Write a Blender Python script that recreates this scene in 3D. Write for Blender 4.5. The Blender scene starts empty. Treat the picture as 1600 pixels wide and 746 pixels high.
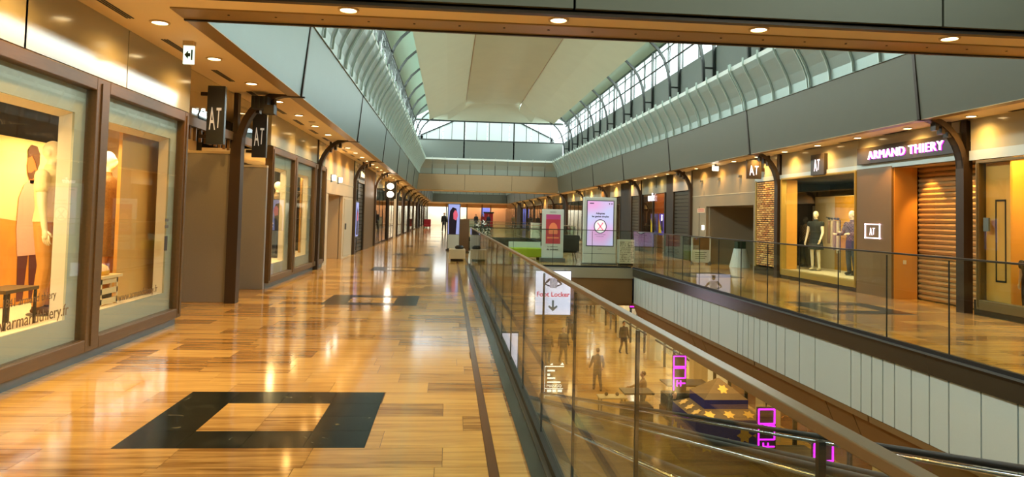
import bpy, bmesh, math, random
from mathutils import Vector, Matrix
random.seed(7)
S = bpy.context.scene
COL = S.collection
D = bpy.data

# ------------------------------------------------------------------ camera
FPX, PPY, ROLL, H = 1130.0, 290.0, 0.024, 1.5
def setup_camera():
    cr, sr = math.cos(ROLL), math.sin(ROLL)
    dx, dy = 702.0 - 800.0, 337.0 - PPY
    u, v = dx * cr + dy * sr, -dx * sr + dy * cr
    d = Vector((u, v, FPX)).normalized()              # world depth axis in camera (x right, y down, z forward)
    up = Vector((0, -FPX, v)).normalized()
    x = d.cross(up)
    if x.x < 0: x = -x
    R = Matrix((x, d, up))                            # camera -> world
    # the picture's own axes, with its slight roll
    right = R @ Vector((cr, -sr, 0)); down = R @ Vector((sr, cr, 0))
    fwd = R @ Vector((0, 0, 1))
    M = Matrix((right, -down, -fwd)).transposed().to_4x4()
    M.translation = Vector((0, 0, H))
    c = D.cameras.new('camera'); o = D.objects.new('camera', c); COL.objects.link(o)
    c.sensor_fit = 'HORIZONTAL'; c.sensor_width = 36.0
    c.lens = FPX / 1600.0 * 36.0
    c.shift_x = 0.0; c.shift_y = -(373.0 - PPY) / 1600.0
    c.clip_start = 0.05; c.clip_end = 400
    o.matrix_world = M
    S.camera = o
setup_camera()

# ------------------------------------------------------------------ sky and exposure
W = D.worlds.new('world'); S.world = W; W.use_nodes = True
bg = W.node_tree.nodes['Background']
bg.inputs[0].default_value = (0.86, 0.97, 1.0, 1); bg.inputs[1].default_value = 3.2
S.view_settings.view_transform = 'Standard'; S.view_settings.look = 'None'
S.view_settings.gamma = 1.0; S.view_settings.use_curve_mapping = False
S.view_settings.exposure = 0.0

WARM = (1.0, 0.52, 0.12); DAY = (0.88, 1.0, 0.95)
def area(name, loc, size, energy, color, rot=(0, 0, 0), sy=None):
    l = D.lights.new(name, 'AREA'); l.energy = energy; l.color = color
    l.shape = 'RECTANGLE'; l.size = size; l.size_y = sy or size
    o = D.objects.new(name, l); COL.objects.link(o); o.location = loc; o.rotation_euler = rot
    return o
def spot(name, loc, energy, color, ang=110, blend=.7, rot=(0, 0, 0), r=.06):
    l = D.lights.new(name, 'SPOT'); l.energy = energy; l.color = color; l.spot_size = math.radians(ang)
    l.spot_blend = blend; l.shadow_soft_size = r
    o = D.objects.new(name, l); COL.objects.link(o); o.location = loc; o.rotation_euler = rot
    return o
CX = 2.9                     # the middle of the atrium
# daylight through the clerestories (outside both window rows) 
for s in (-1, 1):
    for (y0, y1) in ((-8, 6), (8, 31), (31, 55)):
        a = area('clerestory_daylight', (CX + s * 6.3, (y0 + y1) / 2, 8.4), 1.5, 120 * (y1 - y0), DAY, (0, s * math.radians(80), 0), y1 - y0)

# ------------------------------------------------------------------ helpers
def lin(c): return tuple(((x / 255) / 12.92 if x / 255 <= .04045 else ((x / 255 + .055) / 1.055) ** 2.4) for x in c)
MATS = {}
def mat(name, rgb=(128, 128, 128), rough=.5, metal=0.0, noise=0.0, nscale=6.0, emit=0.0, ecol=None, bump=0.0, stretch=(1, 1, 1), ior=1.5, coords='Object'):
    if name in MATS: return MATS[name]
    m = D.materials.new(name); m.use_nodes = True; nt = m.node_tree
    b = nt.nodes['Principled BSDF']
    c = lin(rgb) + (1,)
    b.inputs['Base Color'].default_value = c; b.inputs['Roughness'].default_value = rough
    b.inputs['Metallic'].default_value = metal; b.inputs['IOR'].default_value = ior
    if noise or bump:
        tc = nt.nodes.new('ShaderNodeTexCoord'); mp = nt.nodes.new('ShaderNodeMapping'); mp.inputs['Scale'].default_value = stretch
        n = nt.nodes.new('ShaderNodeTexNoise'); n.inputs['Scale'].default_value = nscale; n.inputs['Detail'].default_value = 6
        nt.links.new(tc.outputs[coords], mp.inputs[0]); nt.links.new(mp.outputs[0], n.inputs['Vector'])
        if noise:
            mx = nt.nodes.new('ShaderNodeMix'); mx.data_type = 'RGBA'
            mx.inputs[6].default_value = tuple(x * (1 - noise) for x in c[:3]) + (1,)
            mx.inputs[7].default_value = tuple(min(1, x * (1 + noise)) for x in c[:3]) + (1,)
            nt.links.new(n.outputs[0], mx.inputs[0]); nt.links.new(mx.outputs[2], b.inputs['Base Color'])
        if bump:
            bp = nt.nodes.new('ShaderNodeBump'); bp.inputs['Strength'].default_value = bump; bp.inputs['Distance'].default_value = .01
            nt.links.new(n.outputs[0], bp.inputs['Height']); nt.links.new(bp.outputs[0], b.inputs['Normal'])
    if emit:
        b.inputs['Emission Color'].default_value = (lin(ecol) if ecol else c[:3]) + (1,); b.inputs['Emission Strength'].default_value = emit
    MATS[name] = m
    return m
def glass_mat(name, tint=(.9, .97, .94), refl=.05, strength=1.0):
    m = D.materials.new(name); m.use_nodes = True; nt = m.node_tree
    for n in list(nt.nodes): nt.nodes.remove(n)
    out = nt.nodes.new('ShaderNodeOutputMaterial'); mx = nt.nodes.new('ShaderNodeMixShader')
    tr = nt.nodes.new('ShaderNodeBsdfTransparent'); tr.inputs[0].default_value = tint + (1,)
    gl = nt.nodes.new('ShaderNodeBsdfGlossy'); gl.inputs['Roughness'].default_value = 0.0
    lw = nt.nodes.new('ShaderNodeLayerWeight'); p = nt.nodes.new('ShaderNodeMath'); p.operation = 'POWER'; p.inputs[1].default_value = 5
    ma = nt.nodes.new('ShaderNodeMath'); ma.operation = 'MULTIPLY_ADD'; ma.inputs[1].default_value = strength * (1 - refl); ma.inputs[2].default_value = refl
    nt.links.new(lw.outputs['Facing'], p.inputs[0]); nt.links.new(p.outputs[0], ma.inputs[0]); nt.links.new(ma.outputs[0], mx.inputs[0])
    nt.links.new(tr.outputs[0], mx.inputs[1]); nt.links.new(gl.outputs[0], mx.inputs[2]); nt.links.new(mx.outputs[0], out.inputs[0])
    MATS[name] = m
    return m

class MB:
    def __init__(s): s.v = []; s.f = []
    def box(s, x0, y0, z0, x1, y1, z1):
        if x0 > x1: x0, x1 = x1, x0
        if y0 > y1: y0, y1 = y1, y0
        if z0 > z1: z0, z1 = z1, z0
        n = len(s.v)
        s.v += [(x0, y0, z0), (x1, y0, z0), (x1, y1, z0), (x0, y1, z0), (x0, y0, z1), (x1, y0, z1), (x1, y1, z1), (x0, y1, z1)]
        s.f += [tuple(n + i for i in q) for q in ((0, 3, 2, 1), (4, 5, 6, 7), (0, 1, 5, 4), (1, 2, 6, 5), (2, 3, 7, 6), (3, 0, 4, 7))]
        return s
    def poly(s, pts):
        n = len(s.v); s.v += [tuple(p) for p in pts]; s.f.append(tuple(range(n, n + len(pts)))); return s
    def prism(s, pts, d):                              # a polygon pushed along the vector d
        n = len(s.v); k = len(pts)
        s.v += [tuple(p) for p in pts] + [tuple(Vector(p) + Vector(d)) for p in pts]
        s.f += [tuple(range(n + k - 1, n - 1, -1)), tuple(range(n + k, n + 2 * k))]
        s.f += [(n + i, n + (i + 1) % k, n + k + (i + 1) % k, n + k + i) for i in range(k)]
        return s
    def strip(s, prof, thick, y0, y1):                 # a profile of (x, z) points swept along y, with thickness along x/z normals
        k = len(prof); off = []
        for i in range(k):
            a = Vector(prof[max(0, i - 1)]); b = Vector(prof[min(k - 1, i + 1)]); t = (b - a).normalized()
            off.append((prof[i][0] + t.y * thick, prof[i][1] - t.x * thick))
        ring = list(prof) + off[::-1]
        return s.prism([(x, y0, z) for x, z in ring], (0, y1 - y0, 0))
    def tube(s, path, r, n=8, caps=True):
        path = [Vector(p) for p in path]; base = len(s.v); k = len(path)
        rr = r if isinstance(r, (list, tuple)) else [r] * k
        ref = None
        for i, p in enumerate(path):
            t = (path[min(k - 1, i + 1)] - path[max(0, i - 1)]).normalized()
            if ref is None: ref = Vector((0, 0, 1)) if abs(t.z) < .9 else Vector((1, 0, 0))
            a = t.cross(ref).normalized(); b = a.cross(t).normalized(); ref = b
            for j in range(n):
                w = 2 * math.pi * j / n; s.v.append(tuple(p + a * (math.cos(w) * rr[i]) + b * (math.sin(w) * rr[i])))
        for i in range(k - 1):
            for j in range(n):
                s.f.append((base + i * n + j, base + i * n + (j + 1) % n, base + (i + 1) * n + (j + 1) % n, base + (i + 1) * n + j))
        if caps:
            s.f.append(tuple(base + j for j in range(n - 1, -1, -1))); s.f.append(tuple(base + (k - 1) * n + j for j in range(n)))
        return s
    def loft(s, rings, n=14):                          # rings of (x, y, z, rx, ry)
        base = len(s.v); k = len(rings)
        for (x, y, z, rx, ry) in rings:
            for j in range(n):
                w = 2 * math.pi * j / n; s.v.append((x + rx * math.cos(w), y + ry * math.sin(w), z))
        for i in range(k - 1):
            for j in range(n):
                s.f.append((base + i * n + j, base + i * n + (j + 1) % n, base + (i + 1) * n + (j + 1) % n, base + (i + 1) * n + j))
        s.f.append(tuple(base + j for j in range(n - 1, -1, -1))); s.f.append(tuple(base + (k - 1) * n + j for j in range(n)))
        return s
    def ball(s, c, r, n=12, m=8):
        c = Vector(c); r = (r, r, r) if not isinstance(r, (tuple, list)) else r
        rings = []
        for i in range(m + 1):
            t = math.pi * i / m; q = max(.02, math.sin(t))
            rings.append((c.x, c.y, c.z - r[2] * math.cos(t), r[0] * q, r[1] * q))
        return s.loft(rings, n)
    def lathe(s, c, prof, n=16):
        return s.loft([(c[0], c[1], c[2] + z, r, r) for r, z in prof], n)

ORG = {}
def tag(o, label=None, cat=None, group=None, kind=None):
    if label: o['label'] = label
    if cat: o['category'] = cat
    if group: o['group'] = group
    if kind: o['kind'] = kind
    return o
def org(o): return ORG.get(o.name, Vector((0, 0, 0)))
def thing(name, label=None, cat=None, loc=(0, 0, 0), rz=0, group=None, kind=None):
    o = D.objects.new(name, None); COL.objects.link(o); o.location = loc; o.rotation_euler = (0, 0, rz)
    o.empty_display_size = .1
    ORG[o.name] = Vector(loc)
    return tag(o, label, cat, group, kind)
def mesh(mb, name, shift=None):
    me = D.meshes.new(name)
    v = mb.v if shift is None else [(x - shift[0], y - shift[1], z - shift[2]) for x, y, z in mb.v]
    me.from_pydata(v, [], mb.f); me.validate(); me.update()
    return me
def build(mb, name, m, parent=None, local=False, smooth=False, bevel=0, kind=None, label=None, fixn=False):
    """links ONE mesh object; points are world points unless local"""
    P = org(parent) if parent is not None else Vector((0, 0, 0))
    me = mesh(mb, name, None if local else P)
    if fixn:
        b = bmesh.new(); b.from_mesh(me); bmesh.ops.recalc_face_normals(b, faces=b.faces); b.to_mesh(me); b.free()
    me.materials.append(m)
    if smooth: me.polygons.foreach_set('use_smooth', [True] * len(me.polygons))
    o = D.objects.new(name, me); COL.objects.link(o)
    if parent is not None:
        o.parent = parent; ORG[o.name] = P
    if bevel:
        bv = o.modifiers.new('bevel', 'BEVEL'); bv.width = bevel; bv.segments = 2; bv.limit_method = 'ANGLE'
    return tag(o, label=label, kind=kind)
def box(name, m, parent, x0, y0, z0, x1, y1, z1, **k): return build(MB().box(x0, y0, z0, x1, y1, z1), name, m, parent, **k)
def single(mb, name, m, label, cat, group=None, loc=None, **k):
    """a thing that is one mesh, with its origin at its base"""
    if loc is None:
        xs, ys, zs = zip(*mb.v); loc = ((min(xs) + max(xs)) / 2, (min(ys) + max(ys)) / 2, min(zs))
    me = mesh(mb, name, loc); me.materials.append(m)
    if k.get('smooth'): me.polygons.foreach_set('use_smooth', [True] * len(me.polygons))
    o = D.objects.new(name, me); COL.objects.link(o); o.location = loc; ORG[o.name] = Vector(loc)
    return tag(o, label, cat, group)
def copy_tree(o, loc, label=None, group=None):
    def cp(q, par):
        c = q.copy(); COL.objects.link(c)
        if par is not None: c.parent = par
        for ch in q.children: cp(ch, c)
        return c
    c = cp(o, None); c.location = loc; ORG[c.name] = Vector(loc)
    if label: c['label'] = label
    if group: c['group'] = group
    return c
def text(s, size, origin, u, m, name='lettering', parent=None, align='CENTER', depth=.004, squash=1.0, space=1.0, shear=0, bold=0.0):
    c = D.curves.new(name, 'FONT'); c.body = s; c.size = size; c.align_x = align; c.extrude = depth; c.space_character = space; c.shear = shear; c.offset = bold
    c.resolution_u = 3
    t = D.objects.new(name, c); COL.objects.link(t)
    me = D.meshes.new_from_object(t.evaluated_get(bpy.context.evaluated_depsgraph_get()))
    D.objects.remove(t); D.curves.remove(c)
    u = Vector(u); z = Vector((0, 0, 1)); n = u.cross(z); P = org(parent) if parent is not None else Vector((0, 0, 0))
    for v in me.vertices: v.co = Vector(origin) + u * (v.co.x * squash) + z * v.co.y + n * v.co.z - P
    me.name = name; me.materials.clear(); me.materials.append(m)
    o = D.objects.new(name, me); COL.objects.link(o)
    if parent is not None: o.parent = parent; ORG[o.name] = P
    return o
ONES = ['first', 'second', 'third', 'fourth', 'fifth', 'sixth', 'seventh', 'eighth', 'ninth', 'tenth', 'eleventh', 'twelfth', 'thirteenth', 'fourteenth',
        'fifteenth', 'sixteenth', 'seventeenth', 'eighteenth', 'nineteenth']
TENS = {2: ('twentieth', 'twenty'), 3: ('thirtieth', 'thirty'), 4: ('fortieth', 'forty'), 5: ('fiftieth', 'fifty'), 6: ('sixtieth', 'sixty')}
def nth(i):                                            # 0 -> first
    n = i + 1
    if n < 20: return ONES[n - 1]
    t, r = divmod(n, 10)
    return TENS[t][0] if r == 0 else TENS[t][1] + '-' + ONES[r - 1]

# ------------------------------------------------------------------ materials
def floor_mat(name, per_object):
    m = D.materials.new(name); m.use_nodes = True; nt = m.node_tree; b = nt.nodes['Principled BSDF']
    geo = nt.nodes.new('ShaderNodeNewGeometry')
    if per_object:
        oi = nt.nodes.new('ShaderNodeObjectInfo'); tone = oi.outputs['Random']
    else:
        at = nt.nodes.new('ShaderNodeAttribute'); at.attribute_name = 'tone'; tone = at.outputs['Fac']
    sc = nt.nodes.new('ShaderNodeVectorMath'); sc.operation = 'MULTIPLY'; sc.inputs[1].default_value = (1.1, 16, 1)
    nt.links.new(geo.outputs['Position'], sc.inputs[0])
    ofs = nt.nodes.new('ShaderNodeMath'); ofs.operation = 'MULTIPLY'; ofs.inputs[1].default_value = 37
    nt.links.new(tone, ofs.inputs[0])
    ad = nt.nodes.new('ShaderNodeVectorMath'); ad.operation = 'ADD'
    nt.links.new(sc.outputs[0], ad.inputs[0]); nt.links.new(ofs.outputs[0], ad.inputs[1])
    n = nt.nodes.new('ShaderNodeTexNoise'); n.inputs['Scale'].default_value = 1.0; n.inputs['Detail'].default_value = 7; n.inputs['Roughness'].default_value = .62; n.inputs['Distortion'].default_value = .6
    nt.links.new(ad.outputs[0], n.inputs['Vector'])
    r = nt.nodes.new('ShaderNodeValToRGB'); e = r.color_ramp.elements
    e[0].position = .28; e[0].color = lin((140, 98, 46)) + (1,); e[1].position = .7; e[1].color = lin((224, 178, 100)) + (1,)
    k = e.new(.48); k.color = lin((196, 150, 84)) + (1,)
    add = nt.nodes.new('ShaderNodeMath'); add.operation = 'MULTIPLY_ADD'; add.inputs[1].default_value = .34; 
    sub = nt.nodes.new('ShaderNodeMath'); sub.operation = 'SUBTRACT'; sub.inputs[1].default_value = .17
    nt.links.new(tone, add.inputs[0]); nt.links.new(n.outputs[0], sub.inputs[0]); nt.links.new(sub.outputs[0], add.inputs[2])
    nt.links.new(add.outputs[0], r.inputs[0]); nt.links.new(r.outputs[0], b.inputs['Base Color'])
    b.inputs['Roughness'].default_value = .1; b.inputs['IOR'].default_value = 1.5
    MATS[name] = m
    return m
TILE = floor_mat('travertine_tile', True); TILES = floor_mat('travertine_tiles', False)
def marble_mat():
    m = D.materials.new('dark_green_marble'); m.use_nodes = True; nt = m.node_tree; b = nt.nodes['Principled BSDF']
    geo = nt.nodes.new('ShaderNodeNewGeometry')
    n = nt.nodes.new('ShaderNodeTexNoise'); n.inputs['Scale'].default_value = 4; n.inputs['Detail'].default_value = 9; n.inputs['Distortion'].default_value = 1.5
    nt.links.new(geo.outputs['Position'], n.inputs['Vector'])
    r = nt.nodes.new('ShaderNodeValToRGB'); e = r.color_ramp.elements
    e[0].position = .52; e[0].color = lin((22, 28, 24)) + (1,); e[1].position = .74; e[1].color = lin((150, 140, 104)) + (1,)
    k = e.new(.66); k.color = lin((42, 46, 38)) + (1,)
    nt.links.new(n.outputs[0], r.inputs[0]); nt.links.new(r.outputs[0], b.inputs['Base Color'])
    b.inputs['Roughness'].default_value = .16; b.inputs['IOR'].default_value = 1.17
    return m
MARBLE = marble_mat()
GROUT = mat('floor_grout', (86, 62, 36), .6)
SOFFIT = mat('soffit_paint', (246, 226, 184), .75)
FASCIA = mat('satin_metal_panel', (104, 120, 112), .36, .55, noise=.05, nscale=3)
FASCIA_R = mat('bronze_grey_panel', (96, 96, 80), .5, .25, noise=.04, nscale=3)
COVE = mat('perforated_cove_metal', (150, 166, 158), .42, .45, noise=.08, nscale=40)
RIBM = mat('cove_rib_metal', (178, 196, 186), .4, .3)
CANOPY = mat('stretched_canopy_cloth', (198, 210, 184), .85, noise=.05, nscale=1.2)
ROOFW = mat('roof_lining', (176, 196, 188), .8)
STEEL = mat('dark_painted_steel', (42, 46, 42), .45, .3)
BRONZE = mat('bronze_edge_trim', (164, 138, 92), .38, .35)
DARKTRIM = mat('dark_bronze_trim', (60, 50, 40), .4, .5)
WOOD = mat('brown_stained_wood', (96, 71, 38), .42, noise=.25, nscale=5, stretch=(8, 1, 8))
COLM = mat('column_brown_steel', (70, 56, 44), .4, .35)
LACQ = mat('gloss_lacquered_panel', (176, 172, 150), .14, noise=.03, nscale=1, ior=1.4)
BEIGE = mat('beige_plaster', (196, 172, 136), .7, noise=.04, nscale=20)
GREYP = mat('grey_laminate_panel', (140, 138, 134), .45, noise=.06, nscale=60)
CONC = mat('grey_wall_panel', (104, 112, 104), .6, noise=.05, nscale=8)
KICK = mat('brushed_kick_plate', (110, 116, 118), .35, .6)
WHITE = mat('white_display_lining', (238, 224, 196), .6)
MATP = mat('frosted_grey_mount', (176, 180, 164), .25)
SHELFG = mat('white_metal_panel', (196, 206, 198), .45, .1, noise=.03, nscale=50)
CAP = mat('bronze_floor_edge', (72, 66, 52), .22, .5)
BROWN = mat('brown_soffit', (124, 92, 46), .6, noise=.05, nscale=4)
BLACK = mat('black_rubber', (18, 18, 18), .5)
DARK = mat('dark_interior', (34, 30, 26), .7)
RAILTOP = mat('handrail_bronze', (132, 112, 84), .35, .4)
LAMP = mat('lamp_glow', (255, 236, 200), .5, emit=14.0, ecol=(255, 226, 170))
LAMPW = mat('lamp_white_glow', (255, 250, 240), .5, emit=8.0, ecol=(255, 246, 230))
GLASS = glass_mat('clear_railing_glass', (.90, .96, .93), .032, .7)
SHOPG = glass_mat('shop_window_glass', (.97, .98, .95), .03, .8)
WING = glass_mat('clerestory_glass', (.97, .99, 1.0), .04)
SIGNB = mat('sign_dark_plate', (62, 54, 46), .4)
SIGNW = mat('sign_white_lit', (255, 246, 255), .4, emit=1.5, ecol=(255, 240, 255))
NEON = mat('magenta_neon', (255, 40, 240), .4, emit=5.0, ecol=(225, 20, 235))
INK = mat('printed_dark_ink', (52, 40, 28), .6)
SHUT = mat('shutter_slat_metal', (176, 140, 88), .35, .35)
SHUTD = mat('dark_shutter_slat', (82, 80, 70), .35, .5)
PALE = mat('pale_stone', (196, 182, 150), .5, noise=.05)
SKIN = mat('skin', (182, 130, 96), .5)
MANN = mat('white_mannequin', (244, 232, 206), .35)

# ================================================================== THE SETTING
LX, RX = -3.5, 9.15            # shopfront planes
FL, FR = -2.5, 8.3             # fascia planes over the walkway edges
VL, VR = .65, 5.65             # railings along the void
ZC = 3.42                      # soffit height
YN, Y1, Y2, Y3 = -9.0, 55.0, 58.0, 105.0
YE = 116.0
MOD = 7.3
COLY = [12.15 + MOD * k for k in range(0, 13)]
ZL = -5.6                      # lower floor

# ---- floor: dark bed with every stone proud of it
mb = MB()
mb.box(-5.4, YN, -.23, VL - .02, YE, -.004)
mb.box(VR + .02, YN, -.23, 11.5, YE, -.004)
mb.box(VL - .02, 22.0, -.23, VR + .02, 32.0, -.004)
mb.box(VL - .02, 50.0, -.23, VR + .02, YE, -.004)
floor = build(mb, 'floor', GROUT, kind='structure')
unit = mesh(MB().box(0, 0, -1, 1, 1, 0), 'tile'); unit.materials.append(TILE)
unitm = mesh(MB().box(0, 0, -1, 1, 1, 0), 'marble_slab'); unitm.materials.append(MARBLE)
unitb = mesh(MB().box(0, 0, -1, 1, 1, 0), 'strip'); unitb.materials.append(mat('brown_stone_strip', (96, 58, 30), .15, noise=.2, nscale=20))
def tile(x0, y0, x1, y1, me=unit, name='tile'):
    g = .0015
    o = D.objects.new(name, me); COL.objects.link(o); o.parent = floor
    o.location = (x0 + g, y0 + g, 0); o.scale = (x1 - x0 - 2 * g, y1 - y0 - 2 * g, .012)
ROW, TL = .365, .82
inl = [(-2.06, -.5, 5.49 + MOD * k) for k in range(-1, 14)] + [(6.45, 8.0, 12.6 + MOD * k) for k in range(-2, 13)]
class Acc:
    def __init__(s): s.mb = MB(); s.t = []
acc = Acc(); count = [0]
def lay(x0, y0, x1, y1, near):
    if x1 - x0 < .02: return
    if near: tile(x0, y0, x1, y1); count[0] += 1
    else:
        n = len(acc.mb.v); g = .0015
        acc.mb.v += [(x0 + g, y0 + g, 0), (x1 - g, y0 + g, 0), (x1 - g, y1 - g, 0), (x0 + g, y1 - g, 0)]
        acc.mb.f.append((n, n + 1, n + 2, n + 3)); acc.t.append(random.random())
def rows(xa, xb, ya, yb, near, inlays=(), tl=TL, row=ROW, y0=5.49 - 2 * ROW):
    k0 = math.floor((ya - y0) / row)
    y = y0 + k0 * row; i = k0
    while y < yb:
        yt, yu = max(y, ya), min(y + row, yb)
        cuts = [(a, b) for (a, b, c) in inlays if c - 2 * row - .01 < (yt + yu) / 2 < c + 2 * row + .01]
        segs = [(xa, xb)] if not cuts else [(xa, cuts[0][0]), (cuts[0][1], xb)]
        for (p, q) in segs:
            x = p - random.uniform(0, tl)
            while x < q:
                lay(max(x, p), yt, min(x + tl, q), yu, near(yt)); x += tl
        y += row
rows(-5.2, .27, YN, YE, lambda y: 3.6 < y < 13, inl[:15])
rows(.33, VL - .05, YN, 58, lambda y: 3.6 < y < 9.5, tl=.4, row=.73)
rows(VR + .1, 11.4, YN, YE, lambda y: 9.6 < y < 13.6, inl[15:])
rows(VL, VR, 22.1, 31.9, lambda y: False)
rows(VL, VR, 50.1, YE, lambda y: False)
for k in range(-4, 30):
    (tile if -1 < k < 14 else tile)(.27, 2 * k, .33, 2 * k + 2, unitb, 'strip')
ft = build(acc.mb, 'far_tiles', TILES, floor, kind='stuff')
at = ft.data.attributes.new('tone', 'FLOAT', 'FACE'); at.data.foreach_set('value', acc.t)
for (a, b, c) in inl:
    w = (b - a) / 4; h = ROW
    for i in range(4):
        for j in range(4):
            core = i in (1, 2) and j in (1, 2)
            if c > 30 and not core and i in (1, 2): continue
            tile(a + i * w, c + (j - 2) * h, a + (i + 1) * w, c + (j - 1) * h, unit if core else unitm, 'tile' if core else 'marble_slab')
    if c > 30:
        tile(a + w, c - 2 * h, b - w, c - h, unitm, 'marble_slab'); tile(a + w, c + h, b - w, c + 2 * h, unitm, 'marble_slab')

# ---- slab edges round the void: bronze cap, white panels of the repeating widths, brown soffit
edge = thing('trim_1', kind='structure')
box('edge_cap', CAP, edge, VR, YN, -.23, VR + .14, 22, .012); box('edge_cap', CAP, edge, VL - .14, YN, -.23, VL + .02, 22, .012)
box('edge_cap', mat('bridge_edge_stone', (150, 146, 122), .4), edge, VL, 21.86, -.3, VR + .14, 22.0, .012)
box('edge_cap', CAP, edge, VL - .14, 32, -.23, VL + .02, 50, .012); box('edge_cap', CAP, edge, VR, 32, -.23, VR + .14, 50, .012)
box('edge_cap', CAP, edge, VL, 32.0, -.23, VR, 32.14, .012); box('edge_cap', CAP, edge, VL, 49.86, -.23, VR, 50, .012)
box('edge_face', BROWN, edge, VL, 21.9, -1.08, VR, 22.1, -.3)
PAT = [1.0, .5, .5, 1 / 3, 1 / 3, 1 / 3, .25, .25, .25, .25]
y = 9.81 - 4 * 3; i = 0
while y < 21.8:
    w = PAT[i % 10]; g = .011
    if y + w > 1.0:
        box('edge_panel', SHELFG, edge, VR + .03, y + g, -1.05, VR + .05, min(y + w, 21.85) - g, -.24)
    y += w; i += 1
box('edge_backing', DARK, edge, VR + .055, YN, -1.06, VR + .1, 21.9, -.23)
box('edge_face', SHELFG, edge, VL - .05, YN, -1.05, VL - .02, 50, -.24); box('edge_face', SHELFG, edge, VR + .02, 32.1, -1.05, VR + .05, 50, -.24)
low_ceiling = thing('ceiling', kind='structure')
yb_ = 22.0
BC = [-9, -2.35, -1.6, 3.75, 4.5, 9.85, 10.6, 15.95, 16.7, 22.0]
for a, b in zip(BC[:-1], BC[1:]):
    g = .004 if round(b * 20) % 2 else .02
    build(MB().prism([(VR + .04, a + .02, -1.05), (VR + .1, a + .02, -1.05), (VR + .42, a + .02, -1.8), (VR + .36, a + .02, -1.8)], (0, b - a - .03, 0)), 'bulkhead', BROWN, low_ceiling, fixn=True)
build(MB().prism([(VR + .1, YN, -1.05), (VR + .5, YN, -1.05), (VR + .5, YN, -1.8), (VR + .42, YN, -1.8)], (0, 31, 0)), 'bulkhead_core', DARK, low_ceiling, fixn=True)
def soffit_under(x0, y0, x1, y1): box('soffit', BROWN, low_ceiling, x0, y0, -1.14, x1, y1, -1.06)
soffit_under(-12, YN, VL, 60); soffit_under(VL, 22.0, VR, 32)
yy = 9.4 - 3.65 * 5                                   # soffit boards on the right, with the dark seams that show between them
while yy < 60:
    soffit_under(VR + .04, yy + .02, 14, yy + 3.63); yy += 3.65
box('soffit_backing', DARK, low_ceiling, VR + .04, YN, -1.055, 14, 60, -1.03)
soffit_under(VL, 50, VR, 60)

# ---- soffits over both walkways, the two cross beams, their bronze edge trims
up = thing('ceiling', kind='structure')
box('soffit', SOFFIT, up, -5.4, YN, ZC, FL - .2, YE, ZC + .06)
box('soffit', SOFFIT, up, FR + .2, YN, ZC, 11.5, YE, ZC + .06)
for (a, b) in ((6.65, 7.05), (Y1 + .4, Y2 - .4), (Y3, YE)):
    box('soffit', SOFFIT, up, FL - .2, a, ZC, FR + .2, b, ZC + .06)
def beam_trim(y0, y1, zlow=0): box('edge_trim', BRONZE, up, FL - .2, y0, ZC - .02, FR + .2, y1, ZC + .05)
box('edge_trim', BRONZE, up, FL - .2, 7.05, ZC - .015, FR + .2, 7.42, ZC + .03)
box('edge_trim', DARKTRIM, up, FL - .2, 7.42, ZC - .03, FR + .2, 7.46, ZC + .12)
box('edge_trim', DARKTRIM, up, FL - .2, 6.58, ZC - .03, FR + .2, 6.66, ZC + .12)
for yb in (Y1, Y2 - .4): box('edge_trim', BRONZE, up, FL - .2, yb, ZC - .02, FR + .2, yb + .4, ZC + .05)
for (a, b) in ((YN, 6.6), (7.44, Y1), (Y2, Y3)):
    box('edge_trim', BRONZE, up, FL - .2, a, ZC - .02, FL, b, ZC + .04); box('edge_trim', BRONZE, up, FR, a, ZC - .02, FR + .2, b, ZC + .04)
for yb in [6.85]:
    for i in range(24):                               # rivets on the near trim
        build(MB().lathe((-2.2 + i * .45, 7.2, ZC - .021), [(.012, 0), (.012, .008)], 6), 'rivet', DARKTRIM, up)

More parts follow.
